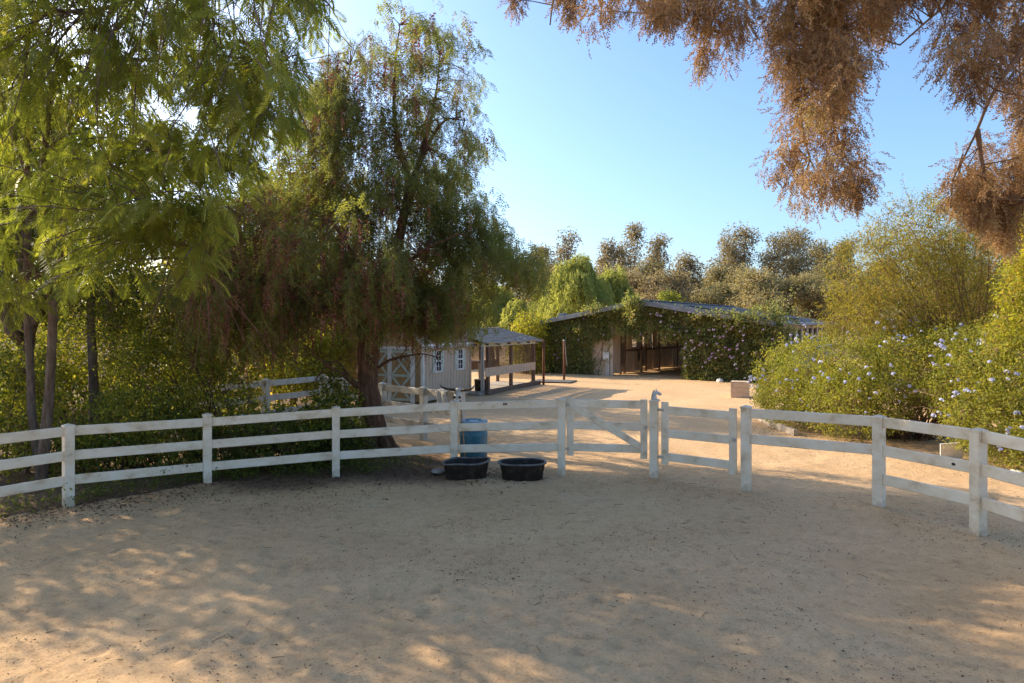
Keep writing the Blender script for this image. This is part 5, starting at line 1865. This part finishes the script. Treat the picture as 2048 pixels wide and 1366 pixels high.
# --- understory at the left behind the pen fence --------------------------
simple_tree('slender_tree', 'slender dark trunk tree in the thicket behind the left fence', gnd(190, 905) * [1, 1, 0], [E(190, 520, 14.0, 110, 120), E(260, 600, 13.8, 90, 90), E(90, 560, 14.2, 90, 100)],
            M['shade_leaf'], 420, 26, 0.17, 0.085, 0.04, trunk_r=0.10, trunk=[gnd(190, 912), at(188, 780, 13.9), at(182, 640, 14.0), at(186, 540, 14.0)], tint=0.35, twig_r=0.008)
TH_LIT = 0.14  # tint lift standing in for yellow light missing from the thicket
TH = [
    ('dense green bush at the left edge below the twin trunks', (-8.6, 12.3), [E(-20, 820, 12.3, 110, 90), E(60, 900, 12.0, 100, 70), E(20, 760, 12.8, 90, 70)], 0.45, 430),
    ('dark bush behind the fence right of the twin trunks', (-6.6, 12.5), [E(250, 860, 12.6, 95, 75), E(330, 890, 12.5, 85, 60), E(190, 910, 12.2, 80, 55)], 0.32, 430),
    ('bushy sapling with mottled yellow leaves behind the second fence post', (-5.9, 13.6), [E(340, 760, 13.8, 100, 85), E(430, 800, 13.6, 85, 70), E(300, 690, 14.2, 100, 70)], 0.5, 420),
    ('low dark shrub under the pepper tree left of its trunk', (-4.2, 13.0), [E(560, 880, 13.0, 95, 55), E(640, 870, 13.2, 75, 55), E(470, 900, 12.8, 80, 50)], 0.2, 430),
    ('glossy dark bush hugging the foot of the pepper trunk', (-3.35, 13.6), [E(672, 830, 13.6, 45, 70), E(640, 900, 13.2, 60, 40), E(700, 900, 13.3, 40, 40)], 0.12, 260),
]
for lab, xy, el, ti, n in TH:
    big_shrub('thicket_shrub', lab, np.array([xy[0], xy[1], 0.0]), el, M['shade_leaf'], int(n * 0.78), 24, 0.12, 0.085, 0.042, 34, cat='bush', tint=ti + TH_LIT, stem_r=0.018, bark=M['twig'], spray=50, var=0.26)
BKL = [
    ('sunlit yellow green tree deep in the thicket at far left', (-15.5, 21.0), [E(40, 620, 21.5, 160, 130), E(0, 760, 21, 150, 110), E(90, 780, 20.5, 130, 90)], 0.62),
    ('sunlit bushy tree seen between the slender trunks at left', (-11.5, 20.5), [E(250, 680, 20.5, 140, 120), E(330, 780, 20.0, 120, 90), E(200, 800, 20.0, 120, 80), E(300, 570, 20.5, 130, 70)], 0.66),  # top lobe added to keep sun off the pen
    ('glowing yellow green tree behind the pepper tree, left part', (-8.6, 21.0), [E(450, 680, 21.0, 120, 110), E(520, 760, 20.5, 110, 70), E(400, 790, 19.5, 110, 60), E(450, 540, 21, 120, 80), E(560, 590, 21, 100, 90)], 0.7),  # upper lobes added to keep sun off the pen
    ('bright yellow bush beyond the far corner of the yard fence', (-7.2, 22.5), [E(590, 720, 22.5, 80, 60), E(640, 690, 23.5, 70, 60), E(660, 765, 22.0, 45, 30)], 0.85),
]
for lab, xy, el, ti in BKL:
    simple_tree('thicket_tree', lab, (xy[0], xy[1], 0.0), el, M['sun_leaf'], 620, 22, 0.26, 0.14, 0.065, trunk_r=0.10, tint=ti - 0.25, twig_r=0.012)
simple_tree('thicket_tree', 'tall green tree added behind the shed to shade the yard, mostly hidden by the pepper tree crown', (-9.4, 27.5, 0.0),  # added so that its shadow falls across the yard
            [E(560, 470, 27.5, 120, 110), E(640, 560, 28, 90, 80), E(480, 560, 27, 100, 90), E(600, 390, 27.5, 80, 70)], M['shade_leaf'], 620, 24, 0.34, 0.18, 0.08, trunk_r=0.18, tint=0.5, twig_r=0.014)
# crowns placed, and extended out of view, to shade the pen
for lab, xy, el, ti in (('tall dark green tree behind the feathery tree at left, crown extended out of view to shade the pen', (-15.0, 17.0), [E(-60, 420, 17, 170, 120), E(20, 330, 18, 110, 100), E(-260, 420, 13.5, 170, 140), E(-150, 300, 14.5, 130, 110), E(-330, 520, 12.5, 120, 90)], 0.4),
                        ('dense green tree added just behind the twin trunks of the feathery tree to shade the pen', (-9.9, 14.0), [E(50, 340, 14, 150, 120), E(150, 430, 14, 110, 90), E(-20, 450, 14.2, 120, 90), E(90, 200, 14, 100, 90), E(250, 330, 15, 100, 90)], 0.5)):
    simple_tree('shade_tree', lab, (xy[0], xy[1], 0.0), el, M['shade_leaf'], 620, 22, 0.28, 0.16, 0.07, trunk_r=0.2, tint=ti, twig_r=0.014)

# --- the screen of trees behind the yard ---------------------------------
def weeping(label, px, top, d, hw, bot=690, n=900, tint=0.5):
    """a dome of long hanging foliage"""
    b = at(px, 700, d)
    base = np.array([b[0], b[1], gz(b[0], b[1])])
    root = empty('weeping_tree', label, 'tree', tuple(base))
    k = d / F
    zt, zb = HC - (top - HZ) * k, HC - (bot - HZ) * k
    r = hw * k
    tb = MB()
    tr = curve(base - [0, 0, 0.1], (base[0], base[1], zt * 0.7), 0, 0.03, 6)
    limb(tb, tr, 0.03 * zt + 0.05, 0.06, 8)
    lobes, rads = [], []
    for i_ in range(11):
        a = i_ * 2.4 + px
        q_ = math.sqrt((i_ + 0.4) / 11)
        h = 0.80 - 0.48 * q_ ** 2 + rng.normal() * 0.05
        lobes.append(np.array([base[0] + r * 0.72 * q_ * math.cos(a), base[1] + r * 0.72 * q_ * math.sin(a), zb + (zt - zb) * h]))
        rads.append(rng.uniform(0.7, 1.25))
    for l in lobes:
        limb(tb, curve(tr[-2], l, -0.08, 0.05, 5), 0.07, 0.02, 6)
    cb = MB()
    for l, rd in zip(lobes, rads):
        m = n // len(lobes)
        dv = runit(m)
        dv[:, 2] = np.abs(dv[:, 2]) * 1.0
        rad = np.array([r * 0.34, r * 0.34, (zt - zb) * 0.2]) * rd
        st = l + dv * rad * rng.uniform(0.75, 1.05, (m, 1))
        ln = rng.uniform(0.5, 1.5, m) * min(1.6, (zt - zb) * 0.22)
        per = 34
        t = rng.uniform(0, 1, (m, per))
        o = dv[:, None, :2] * (0.25 * ln[:, None] * (1 - np.exp(-2 * t)))[:, :, None]
        p = np.concatenate([st[:, None, :2] + o + rng.normal(size=(m, per, 2)) * 0.05, (st[:, 2:3] - ln[:, None] * t)[:, :, None]], axis=2).reshape(-1, 3)
        dd = np.array([0, 0, -1.0]) + rng.normal(size=p.shape) * 0.5
        ti = np.clip(np.repeat(rng.normal(tint, 0.16, m), per) + rng.normal(0, 0.12, m * per), 0, 1)
        cb.leaves(p, dd, rng.uniform(0.16, 0.36, len(p)), 0.04 + 0.0005 * d, ti)
    tb.build('trunk', M['bark_grey'], root, smooth=True).location = -base
    cb.build('crown', M['weep_leaf'], root).location = -base


weeping('large bright green weeping tree above the left slope of the barn roof', 1155, 502, 50, 85, 700, 900, 0.55)
weeping('narrower weeping tree touching the right side of the large one behind the barn', 1228, 520, 53, 52, 700, 520, 0.45)
weeping('small pale rounded weeping tree left of the barn above the coop roof', 1035, 602, 43, 42, 700, 420, 0.8)
weeping('green weeping tree behind the drooping right side of the pepper tree', 985, 545, 47, 62, 700, 520, 0.5)
weeping('weeping tree behind the shed roof and pepper trunk', 850, 560, 44, 95, 720, 620, 0.6)
weeping('weeping tree in the distance left of the pepper trunk', 690, 570, 44, 100, 730, 560, 0.65)
weeping('dark green weeping tree low between the bright ones beside the barn', 1090, 560, 55, 50, 700, 380, 0.2)
big_shrub('corner_bush', 'yellow green bush at the left corner of the barn behind the pipe posts', np.array([*at(1058, 745, 37)[:2], 0.0]),
          [E(1060, 660, 37.2, 34, 34), E(1045, 700, 37, 26, 40), E(1075, 700, 37.5, 30, 45)], M['sun_leaf'], 420, 18, 0.22, 0.15, 0.075, 18, cat='bush', tint=0.45)


def far_tree(label, px, top, d, hw, kind, lobes=5, name='background_tree', n_cl=170, n_per=34, sparse=False, bot=None, tint=0.45):
    b = at(px, 700, d)
    base = np.array([b[0], b[1], gz(b[0], b[1])])
    bot = bot or 640
    H = bot - top
    el = []
    for i in range(lobes):
        f = (i + 0.5) / lobes
        w = hw * (0.55 + 0.25 * rng.uniform()) * (0.75 if f > 0.8 else 1)
        el.append(E(px + rng.normal() * hw * 0.38 * (1 - 0.4 * f), bot - H * (0.12 + 0.74 * f), d + rng.normal() * hw * d / F * 0.4, w * (0.8 if sparse else 0.95), H * (0.15 if sparse else 0.22)))
    el.append(E(px + rng.normal() * hw * 0.15, top + H * 0.13, d, hw * 0.42, H * 0.13))
    sc = d / 60.0
    return simple_tree(name, label, base, el, M[kind], int(n_cl * (1.9 if sparse else 1.5)), n_per, 0.31 * sc * (0.95 if sparse else 1), 0.22 * sc, 0.10 * sc, trunk_r=0.16 + 0.0012 * d, tint=tint, twig_r=0.03 * sc,
                       nlimb=12 if sparse else 8, shell=0.3 if sparse else 0.5)


far_tree('dark thin crowned tree rising left of the weeping tree on the skyline', 1080, 490, 86, 50, 'euc_leaf', sparse=True, n_cl=90)
far_tree('nearly bare branching tree on the skyline above the weeping tree', 1140, 452, 88, 38, 'euc_leaf', sparse=True, n_cl=60, tint=0.3)
far_tree('wispy olive tree on the skyline just right of the weeping tree', 1210, 475, 90, 36, 'euc_leaf', sparse=True, n_cl=80)
far_tree('tallest thin tree on the skyline above the barn ridge', 1258, 440, 92, 34, 'euc_leaf', sparse=True, n_cl=95, lobes=7)
far_tree('thin brownish tree on the skyline right of the barn ridge', 1316, 470, 92, 38, 'dry_leaf', sparse=True, n_cl=95)
far_tree('rounded brownish tree behind the right roof slope, left of the big eucalyptus', 1372, 508, 84, 44, 'dry_leaf', n_cl=130)
far_tree('low olive tree in the dip of the skyline left of the big eucalyptus', 1432, 535, 78, 42, 'olive_leaf', n_cl=150)
far_tree('left one of the two big eucalyptus trees on the skyline', 1480, 450, 82, 58, 'euc_leaf', lobes=7, n_cl=210)
far_tree('right one of the two big eucalyptus trees, broader crown', 1570, 456, 82, 78, 'euc_leaf', lobes=8, n_cl=300, tint=0.35)
far_tree('thin grey tree on the skyline right of the big eucalyptus pair', 1640, 482, 88, 36, 'olive_leaf', sparse=True, n_cl=90)
far_tree('feathery grey tree partly behind the tall airy shrub', 1690, 478, 88, 46, 'olive_leaf', sparse=True, n_cl=120)
far_tree('pale grey green round tree below the eucalyptus pair', 1525, 540, 62, 75, 'olive_leaf', n_cl=260, tint=0.6, name='background_tree')
far_tree('olive green tree behind the right end of the barn roof', 1620, 555, 60, 70, 'olive_leaf', n_cl=240, tint=0.45)
far_tree('dusky olive tree above the middle of the right roof slope', 1435, 570, 64, 60, 'olive_leaf', n_cl=200, tint=0.3)
far_tree('twiggy brown tree above the right roof slope next to the ridge', 1345, 545, 66, 58, 'dry_leaf', n_cl=190, tint=0.4)
far_tree('brown leaved tree directly behind the barn ridge', 1275, 545, 68, 52, 'dry_leaf', n_cl=180, tint=0.5)
far_tree('small round dark green tree peeping over the right roof slope', 1337, 588, 54, 24, 'shade_leaf', n_cl=70, lobes=3, tint=0.6)
far_tree('grey tree behind the tall shrub at right', 1740, 520, 80, 60, 'olive_leaf', n_cl=150)
far_tree('broad tree hidden behind the right hedge and shrub', 1900, 500, 70, 110, 'olive_leaf', n_cl=200, tint=0.3)

far_tree('dusty olive tree filling the gap left of the barn ridge, behind the weeping trees', 1112, 535, 76, 46, 'olive_leaf', n_cl=150)
far_tree('full brown green tree behind the ridge vine tuft, below the tallest thin tree', 1238, 530, 78, 46, 'dry_leaf', n_cl=150)
far_tree('broad dull green tree between the brownish skyline trees', 1300, 525, 80, 44, 'olive_leaf', n_cl=150, tint=0.35)
far_tree('low full tree under the left big eucalyptus', 1470, 535, 76, 52, 'olive_leaf', n_cl=160, tint=0.4)
far_tree('wide dark olive tree between the eucalyptus pair and the tall shrub', 1655, 525, 74, 56, 'olive_leaf', n_cl=170, tint=0.25)

# far woodland that reads as one mass
fw = MB()
k = 3600
ang = rng.uniform(-1.0, 1.0, k)
dist = rng.uniform(105, 135, k)
xx, yy_ = np.sin(ang) * dist * 1.2, np.cos(ang) * dist + 10
hh = 10.0 + 2.2 * vnoise(xx, yy_, 0.06, 31) + 1.2 * vnoise(xx, yy_, 0.2, 32)
cz = np.array([gz(a, b) for a, b in zip(xx, yy_)]) - 1 + rng.uniform(0.0, 1, k) * hh
leafy(fw, np.stack([xx, yy_, cz], axis=1), 14, 1.0, 0.9, 0.5, None, 0.2, 0.4)
tag(fw.build('far_woodland', M['olive_leaf']), 'distant wooded slope behind the barn and trees', 'woodland', kind='stuff')


# ------------------------------------------------------------------ litter, twigs, weeds on the ground
def scatter_litter():
    mb = MB()
    r2 = np.random.default_rng(77)
    n = 60000
    x = r2.uniform(-8, 8, n)
    y = 4.7 + (r2.uniform(0, 1, n)) * 8.0
    kp = vnoise(x, y, 0.7, 61) + 0.7 * vnoise(x, y, 2.1, 62) + r2.normal(0, 0.7, n) > 0.42
    x, y = x[kp], y[kp]
    n = len(x)
    n2 = 5200
    t = r2.uniform(0, 1, n2) * 4.6
    i = np.minimum(t.astype(int), 4)
    f = t - i
    P = np.array([p[:2] for p in FL])
    c = P[i] + (P[i + 1] - P[i]) * f[:, None]
    c = c + np.stack([r2.normal(0, 0.3, n2), -np.abs(r2.normal(0, 0.75, n2)) + 0.25], axis=1)
    n3 = 1600
    hx, hy = np.interp(r2.uniform(0, 5, n3), range(6), [p[0] for p in HEDGE_FRONT]), None
    tt = r2.uniform(0, 4.99, n3)
    ii = tt.astype(int)
    Hf = np.array(HEDGE_FRONT)
    ch = Hf[ii] + (Hf[ii + 1] - Hf[ii]) * (tt - ii)[:, None] + np.stack([-np.abs(r2.normal(0, 0.7, n3)), r2.normal(-0.3, 0.5, n3)], axis=1)
    X, Y = np.concatenate([x, c[:, 0], ch[:, 0]]), np.concatenate([y, c[:, 1], ch[:, 1]])
    Z = ground_height(X, Y) + 0.006
    N = len(X)
    d = np.stack([r2.normal(size=N), r2.normal(size=N), r2.uniform(-0.1, 0.5, N)], axis=1)
    s = np.concatenate([0.010 + 0.024 * r2.uniform(0, 1, n) ** 2, r2.uniform(0.015, 0.06, n2), r2.uniform(0.02, 0.05, n3)])
    mb.leaves(np.stack([X, Y, Z], axis=1), d, s, s * r2.uniform(0.25, 0.6, N), r2.uniform(0, 1, N) ** 1.4, r2.uniform(-0.7, 0.7, N))
    k = 170
    a = np.stack([r2.uniform(-7, 7, k), r2.uniform(4.7, 12, k)], axis=1)
    th = r2.uniform(0, 6.28, k)
    L_ = r2.uniform(0.04, 0.16, k)
    b = a + np.stack([np.cos(th) * L_, np.sin(th) * L_], axis=1)
    mb.twigs(np.column_stack([a, ground_height(a[:, 0], a[:, 1]) + 0.006]), np.column_stack([b, ground_height(b[:, 0], b[:, 1]) + 0.008]), 0.003, 0.002, 0.4)
    tag(mb.build('leaf_litter', M['litter']), 'scattered dry leaves and twigs on the sand', 'litter', kind='stuff')


scatter_litter()


def weeds():
    mb = MB()
    r2 = np.random.default_rng(78)
    n = 330
    t = r2.uniform(0, 3.6, n)
    i = t.astype(int)
    P = np.array([p[:2] for p in FL])
    c = P[i] + (P[i + 1] - P[i]) * (t - i)[:, None] + np.stack([r2.normal(0, 0.2, n), np.abs(r2.normal(0.05, 0.35, n)) + 0.16], axis=1)
    cl = np.column_stack([c, r2.uniform(0.02, 0.42, n) * r2.uniform(0.3, 1, n)])
    leafy(mb, cl, 22, 0.07, 0.05, 0.022, None, 0.0, 0.3)
    tag(mb.build('ground_cover', M['shade_leaf']), 'low dark green weeds along the foot of the left pen fence', 'weeds', kind='stuff')


weeds()
